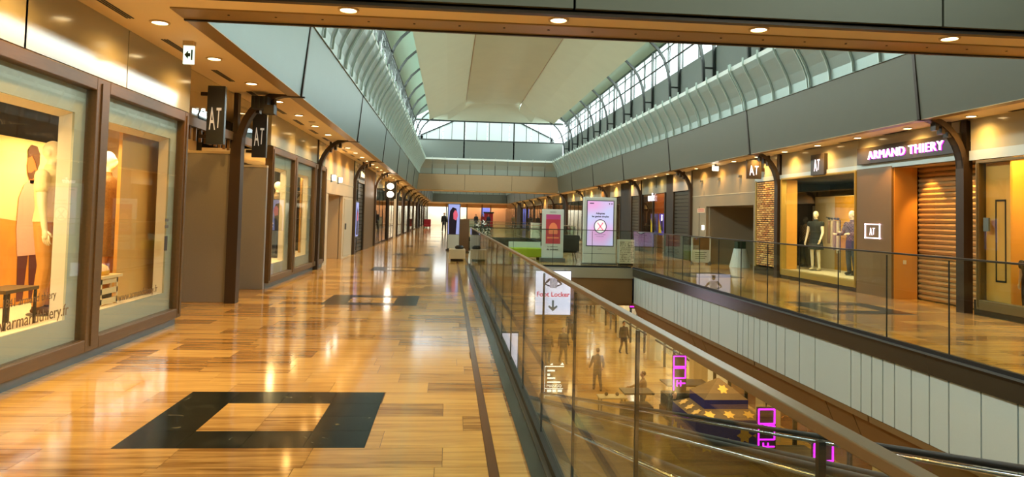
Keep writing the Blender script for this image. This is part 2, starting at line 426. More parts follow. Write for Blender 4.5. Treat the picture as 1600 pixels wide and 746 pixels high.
# ---- fascia panels, coves and lips, one pair of sides for each atrium
def cove_profile(s):                                  # (x, z) from the top of the fascia up and in to the lip
    p = [(5.28, 4.63), (5.26, 4.85), (5.18, 5.08), (5.06, 5.32), (4.92, 5.56), (4.85, 5.72)]
    return [(CX + s * x, z) for x, z in p]
def side(s, ya, yb, fine, name):
    fm = FASCIA if s < 0 else FASCIA_R
    root = thing(name, kind='structure')
    cuts = [ya] + [c for c in [COLY[0] - MOD * 3 + MOD * k for k in range(0, 17)] if ya + .3 < c < yb - .3] + [yb]
    for a, b in zip(cuts[:-1], cuts[1:]):
        g = .035
        pts = [(CX + s * 5.4, a + g, ZC - .01), (CX + s * 5.46, a + g, ZC - .01), (CX + s * 5.34, a + g, 4.63), (CX + s * 5.28, a + g, 4.63)]
        build(MB().prism(pts, (0, b - a - 2 * g, 0)), 'fascia_panel', fm, root, fixn=True)
        if a > ya:
            pts = [(CX + s * 5.375, a - g, ZC - .02), (CX + s * 5.5, a - g, ZC - .02), (CX + s * 5.38, a - g, 4.64), (CX + s * 5.265, a - g, 4.64)]
            build(MB().prism(pts, (0, 2 * g, 0)), 'fascia_joint', DARKTRIM, root, fixn=True)
            o = MB().box(CX + s * 5.33, a - g, ZC - .035, CX + s * 5.8, a + g, ZC - .018); build(o, 'joint_foot', DARKTRIM, root)
    prof = cove_profile(s)
    step = MOD / 8
    k0 = math.ceil((ya - COLY[0]) / step)
    ys = [COLY[0] + step * k for k in range(k0, int((yb - COLY[0]) / step) + 1)]
    ys = [y for y in ys if ya + .1 < y < yb - .1]
    allp = [ya] + ys + [yb]
    big = MB(); ribs = MB()
    pn = rb = rb2 = None
    for i, (a, b) in enumerate(zip(allp[:-1], allp[1:])):
        m_ = MB().strip(prof, -.03 * s, a + .008, b - .008)
        if fine: build(m_, 'cove_panel', COVE, root, smooth=False, fixn=True)
        else: n = len(big.v); big.v += m_.v; big.f += [tuple(n + q for q in f) for f in m_.f]
    for y in ys:
        k = round((y - COLY[0]) / step)
        dbl = k % 4 == 0
        m_ = MB()
        for dy in ((-.05, .05) if dbl else (0,)):
            e = prof + [(CX + s * 4.85, 5.9)]
            m_.strip([(x - s * .045, z) for x, z in e], -.045 * s, y + dy - .016, y + dy + .016)
        if fine: build(m_, 'cove_rib', RIBM, root, fixn=True)
        else: n = len(ribs.v); ribs.v += m_.v; ribs.f += [tuple(n + q for q in f) for f in m_.f]
    if not fine:
        build(big, 'cove_panels', COVE, root, kind='stuff', fixn=True); build(ribs, 'cove_ribs', RIBM, root, kind='stuff', fixn=True)
    box('lip', mat('lip_strip', (206, 216, 208), .4), root, CX + s * 4.85 - .012, ya, 5.7, CX + s * 4.85 + .012, yb, 5.84)
    box('gutter', CONC, root, CX + s * 5.07, ya, 5.36, CX + s * 5.8, yb, 5.4)
    box('cove_backing', DARK, root, CX + s * 5.48, ya, ZC, CX + s * 5.6, yb, 5.38)
    return root
side(-1, 7.46, Y1, True, 'trim_2'); side(1, 7.46, Y1, True, 'trim_3')
side(-1, YN, 6.58, False, 'trim_4'); side(1, YN, 6.58, False, 'trim_5')
side(-1, Y2, Y3, False, 'trim_6'); side(1, Y2, Y3, False, 'trim_7')

# ---- cross fascias on the beams (near beam seen from below, end wall of the atrium, far beams)
def cross(y, face, fine, name, fm=FASCIA_R):
    root = thing(name, kind='structure')
    n = 3
    for i in range(n):
        x0 = FL + (FR - FL) * i / n; x1 = FL + (FR - FL) * (i + 1) / n
        box('fascia_panel', fm, root, x0 + .012, y - .03, ZC + .02, x1 - .012, y + .03, 4.63)
    box('fascia_backing', DARK, root, FL, y - .02 + face * .04, ZC, FR, y + .02 + face * .04, 5.4)
    for i in range(11):
        x0 = FL + .15 + (FR - FL - .3) * i / 11; x1 = FL + .15 + (FR - FL - .3) * (i + 1) / 11
        pr = [(y, 4.65), (y - face * .06, 5.05), (y - face * .2, 5.4), (y - face * .42, 5.72)]
        m_ = MB(); k = len(pr)
        m_.v = [(x0 + .02, a, b) for a, b in pr] + [(x1 - .02, a, b) for a, b in pr]
        m_.f = [(j, j + 1, k + j + 1, k + j) for j in range(k - 1)]
        build(m_, 'cove_panel', COVE, root)
        if i: box('cove_rib', RIBM, root, x0 - .015, y - face * .46, 5.7, x0 + .015, y - face * .4, 5.9)
    box('lip', MATS['lip_strip'], root, FL + .5, y - face * .44, 5.7, FR - .5, y - face * .41, 5.84)
    box('gutter', CONC, root, FL, y - face * .16, 5.36, FR, y + face * 1.2, 5.4)
    return root
cross(Y1 + .05, 1, True, 'trim_8', mat('warm_brown_panel', (158, 134, 98), .55, noise=.05)); cross(6.56, 1, False, 'trim_9'); cross(Y3, 1, False, 'trim_10')
cross(7.5, -1, False, 'trim_11'); cross(Y2, -1, False, 'trim_12')

# ---- upper side walls, clerestory windows, roof lining, canopy
def vault(ya, yb, fine, nm, wn):
    root = thing(nm, kind='structure')
    for s in (-1, 1):
        box('gutter_wall', CONC, root, CX + s * 5.75, ya, 5.3, CX + s * 5.9, yb, 7.3)
        pts = [(CX + s * 5.9, 8.78), (CX + s * 4.3, 9.7), (CX + s * 2.5, 10.4), (CX, 10.6)]
        build(MB().strip(pts, .08 * s, ya, yb), 'roof_lining', ROOFW, root, fixn=True)
        y = COLY[0] - MOD * 3; k = 0
        win = thing('window_%d' % (wn[0] if s < 0 else wn[1]), kind='structure')
        while y < yb:
            a, b = max(y, ya), min(y + MOD / 2, yb)
            if b - a > .3:
                box('pane', WING, win, CX + s * 5.815, a, 7.3, CX + s * 5.825, b, 8.75)
                fr = MB().box(CX + s * 5.78, a, 7.26, CX + s * 5.86, b, 7.32).box(CX + s * 5.78, a, 8.5, CX + s * 5.86, b, 8.56).box(CX + s * 5.74, a, 8.72, CX + s * 5.88, b, 8.84)
                for t in (0, .5): fr.box(CX + s * 5.79, a + (b - a) * t - .02, 7.3, CX + s * 5.85, a + (b - a) * t + .02, 8.75)
                build(fr, 'window_frame', STEEL, win)
            y += MOD / 2; k += 1
    # canopy: flat middle strip, two sloping sides, hip ends; the cloth is 2 cm thick
    e = 3.8
    def sheet(pts): return MB().prism(pts, (0, 0, .02))
    zc, zs, hw, ew = 9.55, 8.32, 1.95, 4.45
    build(sheet([(CX - hw, ya + e, zc), (CX + hw, ya + e, zc), (CX + hw, yb - e, zc), (CX - hw, yb - e, zc)]), 'canopy_panel', CANOPY, root, fixn=True)
    for s in (-1, 1):
        m_ = MB()
        n = 18; cols = []
        for i in range(n + 1):
            y = ya + (yb - ya) * i / n
            t = min(1, min(y - ya, yb - y) / e)
            q = math.sin(t * math.pi / 2)
            cols.append([(CX + s * hw, y, 8.75 + (zc - 8.75) * t), (CX + s * (hw + 1.25), y, 8.75 + (8.98 - 8.75) * q), (CX + s * (ew + .25 * (1 - t)), y, 8.8 + (zs - 8.8) * q)])
        for c in cols: m_.v += c
        for i in range(n):
            for j in range(2): m_.f.append((i * 3 + j, i * 3 + j + 1, i * 3 + j + 4, i * 3 + j + 3))
        build(m_, 'canopy_panel', CANOPY, root, fixn=True)
        build(MB().tube([(CX + s * hw, ya + e, zc - .01), (CX + s * hw, yb - e, zc - .01)], .018, 6), 'canopy_seam', BRONZE, root)
    for (y0, y1) in ((ya, ya + e), (yb, yb - e)):
        build(sheet([(CX - hw, y0, 8.75), (CX + hw, y0, 8.75), (CX + hw, y1, zc), (CX - hw, y1, zc)]), 'canopy_panel', CANOPY, root, fixn=True)
    # end walls under the hips
    for ye, wi in ((ya, wn[2]), (yb, wn[3])):
        f = 1 if ye == ya else -1
        box('end_wall', CONC, root, CX - 5.75, ye - f * .6, 5.36, CX + 5.75, ye - f * .5, 7.3)
        build(MB().prism([(CX - 5.9, ye - f * .5, 8.8), (CX + 5.9, ye - f * .5, 8.8), (CX + 4.2, ye - f * .5, 9.7), (CX, ye - f * .5, 10.6), (CX - 4.2, ye - f * .5, 9.7)], (0, -f * .1, 0)), 'gable_wall', ROOFW, root, fixn=True)
        win = thing('window_%d' % wi, kind='structure')
        for i in range(12):
            x0 = CX - 5.75 + 11.5 * i / 12; x1 = x0 + 11.5 / 12
            box('pane', WING, win, x0, ye - f * .55, 7.3, x1, ye - f * .54, 8.78)
            if i: box('mullion', STEEL, win, x0 - (.05 if i % 4 == 0 else .02), ye - f * .5, 7.3 if i % 4 else 5.4, x0 + (.05 if i % 4 == 0 else .02), ye - f * .58, 8.8)
        build(MB().box(CX - 5.75, ye - f * .48, 7.26, CX + 5.75, ye - f * .6, 7.34).box(CX - 5.75, ye - f * .48, 8.72, CX + 5.75, ye - f * .6, 8.86), 'window_frame', STEEL, win)
    return root
vault(7.5, Y1, True, 'ceiling', (1, 2, 3, 4)); vault(YN, 6.55, False, 'ceiling', (5, 6, 7, 8))
def gable_roof(ya, yb):
    root = thing('ceiling', kind='structure')
    m = D.materials.new('translucent_roof_glazing'); m.use_nodes = True; nt = m.node_tree; b = nt.nodes['Principled BSDF']; out = nt.nodes['Material Output']
    b.inputs['Base Color'].default_value = lin((238, 242, 238)) + (1,); b.inputs['Roughness'].default_value = .3
    tl = nt.nodes.new('ShaderNodeBsdfTranslucent'); tl.inputs[0].default_value = (.95, .98, .96, 1); mx = nt.nodes.new('ShaderNodeMixShader'); mx.inputs[0].default_value = .7
    nt.links.new(b.outputs[0], mx.inputs[1]); nt.links.new(tl.outputs[0], mx.inputs[2]); nt.links.new(mx.outputs[0], out.inputs[0])
    n = 13; step = (yb - ya) / n; ze, zr, hw = 7.9, 10.4, 5.4
    for s in (-1, 1):
        for i in range(n):
            a = ya + step * i
            build(MB().prism([(CX + s * hw, a + .04, ze), (CX, a + .04, zr), (CX, a + step - .04, zr), (CX + s * hw, a + step - .04, ze)], (0, 0, .03)), 'roof_pane', m, root, fixn=True)
            build(MB().prism([(CX + s * hw, a - .05, ze - .03), (CX, a - .05, zr - .03), (CX, a + .05, zr - .03), (CX + s * hw, a + .05, ze - .03)], (0, 0, .12)), 'rafter', STEEL, root, fixn=True)
        box('side_wall', CONC, root, CX + s * 5.2, ya, 5.3, CX + s * 5.5, yb, ze)
    for i in range(6):
        x0 = CX - hw + 2 * hw * i / 6; x1 = CX - hw + 2 * hw * (i + 1) / 6
        h = lambda x: ze + (zr - ze) * (1 - abs(x - CX) / hw)
        build(MB().prism([(x0 + .03, ya, 5.4), (x1 - .03, ya, 5.4), (x1 - .03, ya, h(x1)), (x0 + .03, ya, h(x0))], (0, .03, 0)), 'gable_pane', m, root, fixn=True)
gable_roof(Y2 + .6, Y3)

# ---- arched roof ribs with their posts (each one a thing that could be unbolted)
def arch_proto(s):
    t = thing('roof_arch', 'x', 'roof arch', (CX + s * 5.35, 0, 5.4))
    path = [(5.35, 5.4), (5.35, 6.2), (5.33, 6.75), (5.24, 7.25), (5.08, 7.7), (4.84, 8.06), (4.52, 8.36), (4.2, 8.58)]
    m_ = MB().strip([(CX + s * (x + .04), z) for x, z in path], -.09 * s, -.045, .045)
    build(m_, 'curved_rib', STEEL, t, fixn=True)
    box('post', STEEL, t, CX + s * 5.64, -.05, 5.4, CX + s * 5.73, .05, 8.75)
    box('rung', STEEL, t, CX + s * 5.33, -.03, 5.75, CX + s * 5.68, .03, 5.81); box('rung', STEEL, t, CX + s * 5.33, -.03, 6.55, CX + s * 5.68, .03, 6.61)
    m2 = MB().tube([(CX + s * 5.6, .9, 7.35), (CX + s * 5.72, 1.25, 8.5)], .018, 5).tube([(CX + s * 5.72, 1.25, 7.4), (CX + s * 5.6, .9, 8.2)], .018, 5)
    build(m2, 'window_opener', STEEL, t)
    build(MB().tube([(CX + s * 5.2, -MOD / 4, 7.52), (CX + s * 5.2, MOD / 4, 7.52)], .03, 6), 'purlin', STEEL, t)
    return t
for s, w in ((-1, 'left'), (1, 'right')):
    pr = arch_proto(s)
    ys = [COLY[0] + 3.65 * k for k in range(-1, 12)]
    for i, y in enumerate(ys):
        o = pr if i == 0 else copy_tree(pr, (CX + s * 5.35, y, 5.4))
        o.location.y = y
        tag(o, '%s dark curved roof arch along the %s clerestory counted from the near beam' % (nth(i), w), 'roof arch', 'curved roof arches of the %s clerestory' % w)

# ---- curved steel brackets with their wall posts
def bracket_proto(s):
    t = thing('bracket_column', 'x', 'column', (CX + s * 6.4, 0, 0))
    xw = LX if s < 0 else RX
    t.location.x = xw; ORG[t.name] = Vector((xw, 0, 0))
    box('post', COLM, t, xw - s * .1, -.1, 0, xw + s * .07, .1, 2.75)
    box('post', DARKTRIM, t, xw - s * .02, -.07, 2.7, xw + s * .05, .07, ZC)
    cx_, cz = CX + s * 5.46, 2.55
    pts = [(xw - s * .1 - s * .74 * (1 - math.cos(a)), 2.55 + .85 * math.sin(a)) for a in [math.pi / 2 * i / 9 for i in range(10)]]
    for dy in (-.075, .075):
        build(MB().strip(pts, .1 * s, dy - .018, dy + .018), 'curved_plate', COLM, t, fixn=True)
    build(MB().strip(pts, .03 * s, -.09, .09), 'curved_flange', COLM, t, fixn=True)
    cp_ = t.children[-1]
    m_ = MB()
    for k in range(3): m_.box(xw - s * (.3 + .12 * k), -.07, 3.1 + .06 * k, xw - s * (.36 + .12 * k), .07, 3.38)
    build(m_, 'gusset', DARKTRIM, cp_)
    return t
for s, w in ((-1, 'left'), (1, 'right')):
    pr = bracket_proto(s)
    for i, y in enumerate(COLY):
        o = pr if i == 0 else copy_tree(pr, (pr.location.x, y, 0))
        o.location.y = y
        tag(o, '%s brown steel column with curved bracket along the %s shopfronts counted from the camera' % (nth(i), w), 'column', 'bracket columns along the %s shopfronts' % w)

# ---- round downlights, ceiling slots, exit sign
dl = thing('downlight', 'x', 'ceiling light', (0, 0, ZC))
rg_ = build(MB().lathe((0, 0, -.012), [(.1, .012), (.1, 0), (.078, -.002), (.078, .012)], 16), 'ring', mat('downlight_ring', (214, 190, 150), .4), dl, local=True, smooth=False)
build(MB().lathe((0, 0, -.008), [(.074, 0), (.074, .006)], 16), 'lens', LAMP, rg_, local=True)
first = [True]
def downlight(x, y, label, group, power, z=ZC):
    if first[0]: o = dl; o.location = (x, y, z - .002); first[0] = False
    else: o = copy_tree(dl, (x, y, z - .002))
    tag(o, label, 'ceiling light', group)
    if power: spot('downlight_beam', (x, y, z - .03), power, WARM, 158, 1.0, r=.05)
PW = 96
ysl = [9.38 - 1.73 * 3 + 1.73 * k for k in range(0, 30)]
for i, y in enumerate(ysl):
    near = y < 34
    downlight(-3.02, y, '%s round downlight in the left soffit counted from the camera' % nth(i), 'downlights of the left soffit', PW if near else (PW * 2 if i % 2 == 0 else 0))
    downlight(8.86, y + .5, '%s round downlight in the right soffit counted from the camera' % nth(i), 'downlights of the right soffit', PW if near else (PW * 2 if i % 2 == 0 else 0))
for i in range(5):
    downlight(-1.0 + 2 * i, 6.85, 'round downlight %s from the left in the near cross beam' % nth(i), 'downlights of the near cross beam', PW)
for i in range(4):
    downlight(-.4 + 2.2 * i, 56.5, 'small round downlight %s from the left under the far cross beam' % nth(i), 'downlights of the far cross beam', PW)
for i, y in enumerate((11.1, 13.3)):  # two downlights added to brighten the dark recess and its pier
    downlight(-4.25, y, ('nearer' if i == 0 else 'farther') + ' round downlight added to brighten the left recessed entrance', 'added downlights of the recessed entrance', 70)
for i in range(14):
    for x, w in ((-3.02, 'left'), (8.86, 'right')):
        downlight(x, 59.5 + 3.2 * i, '%s tiny downlight beyond the far cross beam in the %s soffit' % (nth(i), w), 'distant downlights of the %s soffit' % w, PW * 1.5 if i % 3 == 0 else 0)
k = 0
for s, x, w in ((-1, -3.27, 'left'), (1, 9.08, 'right')):
    for i in range(16):
        y = 6.7 + 1.73 * i
        m_ = MB()
        for dx in (-.03, .0, .03): m_.box(x + dx - .008, y, ZC - .006, x + dx + .008, y + .85, ZC - .001)
        single(m_, 'air_slot', BLACK, '%s narrow black air slot in the %s soffit counted from the camera' % (nth(i), w), 'vent', 'air slots of the %s soffit' % w)
for i, (x, y) in enumerate([(-3.3, 12.6), (-2.95, 15.55)]):
    single(MB().lathe((x, y, ZC - .03), [(.07, .03), (.07, .012), (.04, 0)], 14), 'smoke_detector', mat('detector_plastic', (206, 190, 160), .5),
           ['round smoke detector in the left soffit above the first column', 'round smoke detector in the left soffit above the dark blade sign'][i], 'smoke detector', 'smoke detectors')
def exit_sign(x, y, label):
    t = thing('exit_sign', label, 'exit sign', (x, y, ZC - .3))
    w = mat('exit_white', (240, 255, 246), .4, emit=1.2, ecol=(225, 255, 238)); g = mat('exit_green', (14, 60, 40), .4)
    box('mount', mat('exit_mount', (200, 176, 130), .5), t, x - .06, y - .04, ZC - .05, x + .06, y + .04, ZC)
    p = box('panel', w, t, x - .06, y - .012, ZC - .26, x + .06, y + .012, ZC - .05)
    for f in (-1, 1):
        fy = y + f * .013
        build(MB().prism([(x - .045, fy, ZC - 0.155), (x - .005, fy, ZC - 0.105), (x - .005, fy, ZC - 0.135), (x + .02, fy, ZC - 0.135), (x + .02, fy, ZC - 0.175), (x - .005, fy, ZC - 0.175), (x - .005, fy, ZC - 0.205)], (0, f * .002, 0)), 'arrow', g, p, fixn=True)
        build(MB().box(x + .028, fy, ZC - 0.215, x + .045, fy + f * .002, ZC - 0.095), 'door_mark', g, p)
exit_sign(-3.02, 8.5, 'lit green and white exit sign hanging under the left soffit near the shop window')

# ================================================================== WALLS AND SHOPFRONTS
wall_l = thing('wall_left', kind='structure'); wall_r = thing('wall_right', kind='structure')
def wl(x0, y0, z0, x1, y1, z1, m, n='wall_panel', par=None, **k): return box(n, m, par or wall_l, x0, y0, z0, x1, y1, z1, **k)
def wr(x0, y0, z0, x1, y1, z1, m, n='wall_panel', par=None, **k): return box(n, m, par or wall_r, x0, y0, z0, x1, y1, z1, **k)
# closing walls behind the shops and at both ends
wl(-8.6, YN, -.2, -8.4, YE, ZC + .1, DARK, 'back_wall'); wr(13.2, YN, -.2, 13.4, YE, ZC + .1, DARK, 'back_wall')
box('wall_back', BEIGE, None, -8.6, YN - .2, ZL, 14.2, YN, 10.8, kind='structure')
wl(-8.4, YN, ZC + .06, -3.4, YE, ZC + .2, DARK, 'shop_ceiling'); wr(9.2, YN, ZC + .06, 13.2, YE, ZC + .2, DARK, 'shop_ceiling')
wl(-8.4, YN, -.25, -5.4, YE, -.01, DARK, 'shop_floor'); wr(11.5, YN, -.25, 13.2, YE, -.01, DARK, 'shop_floor')

def shop_window(n, s, ya, yb, posts, z0=.22, z1=2.64, wood=WOOD, mount=True, open_z=(.44, 2.39), box_d=1.0, inset=.2, kick=True, lining=WHITE, back=None, fw=.14):
    """wood framed display window in the plane of one wall. s=-1 left, 1 right. posts = list of (y0, y1) between panes"""
    X = LX if s < 0 else RX
    fr = thing('window_%d' % n, kind='structure', loc=(X, (ya + yb) / 2, 0))
    d = -s                                             # towards the walkway
    edges = [ya] + [q for p in posts for q in p] + [yb]
    def f(y0, y1, a, b, nm='frame'):
        build(MB().box(X + d * .05, y0, a, X - d * .1, y1, b), nm, wood, fr, bevel=.008)
        if b - a > y1 - y0: build(MB().box(X + d * .065, y0 + (y1 - y0) * .3, a + .05, X + d * .04, y1 - (y1 - y0) * .3, b - .05), 'frame_bead', wood, fr)
    f(edges[0] - fw, edges[0], .1, z1 + fw * .9); f(edges[-1], edges[-1] + fw, .1, z1 + fw * .9)
    for (a, b) in posts: f(a, b, .1, z1 + fw * .9)
    for i in range(0, len(edges), 2):
        a, b = edges[i], edges[i + 1]
        f(a, b, .1, z0); f(a, b, z1, z1 + fw * .9)
        box('pane', SHOPG, fr, X - .006, a, z0, X + .006, b, z1)
        if mount:
            ma, mb_ = a + inset * .5, b - inset
            if b - a < 1.5: ma, mb_ = a + inset * .5, b - inset * .6
            xm = X - d * .05
            m_ = MB().box(xm, a, z0, xm - d * .02, ma, z1).box(xm, mb_, z0, xm - d * .02, b, z1).box(xm, ma, z0, xm - d * .02, mb_, open_z[0]).box(xm, ma, open_z[1], xm - d * .02, mb_, z1)
            build(m_, 'mount', MATP, fr)
            xi, xo = xm - d * .02, xm - d * box_d      # splayed white display box
            e = .22
            L = MB()
            L.poly([(xi, ma, open_z[0]), (xi, mb_, open_z[0]), (xo, mb_, open_z[0]), (xo, ma, open_z[0])])
            L.poly([(xi, ma, open_z[1]), (xi, mb_, open_z[1]), (xo, mb_, open_z[1] - .05), (xo, ma, open_z[1] - .05)])
            L.poly([(xi, mb_, open_z[0]), (xi, mb_, open_z[1]), (xo, mb_ - .04, open_z[1] - .05), (xo, mb_ - .04, open_z[0])])
            L.poly([(xi, ma, open_z[0]), (xi, ma, open_z[1]), (xo, ma, open_z[1] - .05), (xo, ma, open_z[0])])
            build(L, 'display_lining', lining, fr)
    if kick: build(MB().box(X - d * .02, ya - .14, 0, X - d * .1, yb + .14, .1), 'kick_plate', KICK, fr)
    return fr
# ---------------- left: first pair of display windows
wA = shop_window(13, -1, 4.2, 9.68, [(7.33, 7.6)], box_d=.12)
for y in (2.0, 4.35, 6.2, 8.1):
    wl(LX - .12, y - .02 if y > 2 else YN, 2.79, LX, y + 1.86 if y > 2 else 4.33, ZC, LACQ, 'lacquered_panel')
wl(LX - .12, YN, 0, LX, 4.05, 2.78, BEIGE)
wl(LX - 1.5, YN, 0, LX - 1.3, 9.82, ZC, DARK, 'display_back'); wl(LX - 1.3, 4.0, .1, LX - .07, 9.82, .42, WHITE, 'display_floor'); wl(LX - 1.3, 4.0, 2.62, LX - .1, 9.82, 2.7, WHITE, 'display_ceiling')
# ---------------- left: recessed entrance 1 and 2, with grey piers facing down the walkway
wl(LX - 1.45, 9.82, 0, LX - .1, 9.95, ZC, BEIGE, 'recess_side')
wl(LX - 1.55, 9.9, 2.5, LX - 1.4, 14.4, ZC, BEIGE, 'recess_back')
door = thing('door_1', kind='structure')
for i in range(34):
    box('slat', SHUTD, door, LX - 1.44, 9.95, .03 + i * .073, LX - 1.4, 14.3, .03 + i * .073 + .062)
box('guide', mat('shutter_guide', (170, 170, 160), .4, .5), door, LX - 1.4, 9.96, 0, LX - 1.34, 10.02, 2.5)
build(MB().box(LX - .8, 12.16, 0, LX - .09, 12.28, 2.42), 'pier', GREYP, wall_l, bevel=.006)
build(MB().box(LX - .82, 12.15, 2.42, LX - .05, 12.29, 2.46), 'pier_cap', PALE, wall_l)
build(MB().box(LX - .9, 14.26, 0, LX - .02, 14.36, 2.34), 'pier', GREYP, wall_l, bevel=.006)
build(MB().box(LX - .9, 14.25, 2.34, LX - .02, 14.37, 2.38), 'pier_cap', PALE, wall_l)
wl(LX - .12, 9.84, 2.64, LX - .03, 14.26, 2.77, WOOD, 'transom')
for i in range(10):
    y = 9.95 + i * .22
    wl(LX - .09, y, 2.46, LX - .05, y + .03, 2.64, WOOD, 'baluster')
wl(LX - .085, 9.84, 2.79, LX - .07, 14.26, ZC, SHOPG, 'transom_pane')
single(MB().box(LX - .62, 14.25, .27, LX - .5, 14.262, .37), 'wall_socket', mat('socket_white', (226, 222, 206), .4), 'small white wall socket low on the grey pier before the second shop windows', 'socket')
# ---------------- left: second shop windows
wB = shop_window(14, -1, 14.55, 20.45, [(16.45, 16.78), (18.9, 19.15)], box_d=.12, inset=.36)
for (a, b) in ((14.4, 16.6), (16.62, 19.3), (19.32, 20.6)): wl(LX - .12, a, 2.79, LX, b, ZC, LACQ, 'lacquered_panel')
wl(LX - 1.5, 14.4, 0, LX - 1.3, 20.6, ZC, DARK, 'display_back'); wl(LX - 1.3, 14.4, .1, LX - .07, 20.6, .42, WHITE, 'display_floor'); wl(LX - 1.3, 14.4, 2.62, LX - .1, 20.6, 2.7, WHITE, 'display_ceiling')
# ---------------- left: plaster wall with a service door recess
wl(LX - .12, 20.6, 2.06, LX, 26.7, ZC, BEIGE); wl(LX - .12, 20.6, 0, LX, 21.3, 2.05, BEIGE); wl(LX - .12, 24.2, 0, LX, 26.7, 2.05, BEIGE)
wl(LX - 1.0, 21.3, 0, LX - .9, 24.2, 2.06, BEIGE, 'recess_back'); wl(LX - 1.0, 24.2, 0, LX - .1, 24.3, 2.06, BEIGE, 'recess_side'); wl(LX - 1.0, 21.2, 0, LX - .1, 21.3, 2.06, DARKTRIM, 'recess_side')
wl(LX - 1.0, 21.3, 2.06, LX - .1, 24.2, 2.1, BEIGE, 'recess_top'); wl(LX - .001, 20.6, 2.44, LX + .012, 26.7, 2.46, PALE, 'moulding')
d2 = thing('door_2', kind='structure')
build(MB().box(LX - .02, 24.5, .06, LX + .02, 26.2, 1.98), 'leaf', mat('pale_service_door', (190, 172, 140), .45), d2, bevel=.01); box('door_handle', KICK, d2, LX + .02, 24.65, .95, LX + .07, 24.7, 1.15)
# the rest of the left side: a run of glazed and shuttered shops
def run_shops(s, ya, n0, seq, par):
    X = LX if s < 0 else RX; d = -s; y = ya; n = n0
    for (w, kind) in seq:
        a, b = y, y + w
        if kind == 'wood': box('wall_panel', WOOD, par, X + d * .02, a, 0, X - d * .2, b, ZC)
        elif kind == 'beige': box('wall_panel', BEIGE, par, X, a, 0, X - d * .2, b, ZC)
        elif kind == 'dark': box('wall_panel', DARK, par, X, a, 0, X - d * .2, b, ZC)
        elif kind == 'shutter':
            box('lintel', GREYP, par, X, a, 2.7, X - d * .2, b, ZC); dr = thing('door_%d' % n, kind='structure'); n += 1
            for i in range(18): box('slat', SHUTD, dr, X - d * .06, a + .06, .02 + i * .148, X - d * .1, b - .06, .02 + i * .148 + .13)
            box('guide', DARKTRIM, dr, X, a, 0, X - d * .12, a + .08, 2.7); box('guide', DARKTRIM, dr, X, b - .08, 0, X - d * .12, b, 2.7)
        elif kind.startswith('glass'):
            box('lintel', BEIGE if 'b' in kind[5:] else LACQ, par, X, a, 2.75, X - d * .2, b, ZC); w_ = thing('window_%d' % n, kind='structure'); n += 1
            k = max(1, round(w / 1.8))
            for i in range(k): box('pane', SHOPG, w_, X - .008, a + w * i / k + .05, .1, X + .008, a + w * (i + 1) / k - .05, 2.7)
            for i in range(k + 1): box('mullion', STEEL, w_, X + d * .02, a + w * i / k - .05, 0, X - d * .06, a + w * i / k + .05, 2.75)
            box('kick_plate', DARKTRIM, w_, X + d * .01, a, 0, X - d * .06, b, .1)
            if 'L' in kind: # lit interior
                area('shop_light', (X - d * 1.6, (a + b) / 2, 3.2), 1.6, 17 * w, (1, .8, .55) if 'o' not in kind else (1, .5, .2), (0, 0, 0), w * .8)
            box('display_back', {'w': mat('shop_white_wall', (232, 228, 214), .6), 'o': mat('shop_orange_wall', (170, 104, 56), .6)}.get(kind[-1], mat('shop_dim_wall', (128, 118, 98), .7)), par, X - d * 2.6, a, 0, X - d * 2.7, b, ZC)
            box('party_wall', DARK, par, X - d * .1, b - .05, 0, X - d * 2.6, b, ZC)
        y = b
    return n
SEQL = [(1.2, 'glass'), (2.2, 'shutter'), (3.7, 'wood'), (1.0, 'shutter'), (3.6, 'glass L w'), (2.4, 'glass L o'), (5.0, 'glass Lb w'), (2.5, 'beige'), (5.0, 'glass L w'), (1.5, 'wood'), (6, 'glass'), (3, 'shutter'), (6, 'glass L w'), (2, 'beige'), (8, 'glass L'), (4, 'dark'), (8, 'glass L w'), (3, 'wood'), (10, 'glass L o'), (14, 'glass L w')]
nn = run_shops(-1, 26.75, 15, SEQL, wall_l)

# ---------------- right: near shop, columns, the shuttered entrance, portal, display, brick, plaster
wr(RX, YN, 2.76, RX + .15, 2.0, ZC, LACQ, 'lacquered_panel')
for (a, b) in ((2.02, 5.4), (5.42, 8.7), (8.72, 12.0), (12.28, 15.5), (15.52, 19.3)): wr(RX, a, 2.76, RX + .15, b, ZC, mat('pale_gloss_panel', (176, 172, 152), .12, ior=1.6), 'lacquered_panel')
wr(RX, YN, 0, RX + .15, 5.0, 2.76, BEIGE)
wr(RX - .03, 2.0, 2.69, RX + .12, 12.0, 2.86, mat('pale_blue_metal_band', (196, 206, 200), .35, .2), 'band'); wr(RX - .03, 12.28, 2.72, RX + .12, 21.0, 2.84, MATS['pale_blue_metal_band'], 'band')
wR = shop_window(n=nn, s=1, ya=5.2, yb=11.76, posts=[(8.3, 8.4)], z0=.27, z1=2.62, wood=mat('dull_bronze_frame', (120, 100, 60), .4, .4), mount=False, kick=True, fw=.06); nn += 1
wr(RX - .03, 5.1, 0, RX + .02, 11.9, .26, CAP, 'stall_riser')
YEL = mat('ochre_display_panel', (222, 164, 66), .6, noise=.04, nscale=3)
wr(RX + .12, 11.72, 0, RX + 2.4, 11.86, ZC, YEL, 'display_side')
wr(RX + .08, 11.2, .05, RX + .12, 11.74, 2.7, YEL, 'display_panel')
for (ya_, yb_, za_, zb_) in ((11.29, 11.31, .62, 1.98), (11.5, 11.52, .62, 1.98), (11.29, 11.52, 1.96, 1.99), (11.29, 11.52, .6, .63)): wr(RX + .07, ya_, za_, RX + .08, yb_, zb_, DARKTRIM, 'panel_line')
wr(RX + 2.3, 5, 0, RX + 2.4, 11.9, ZC, DARK, 'display_back')
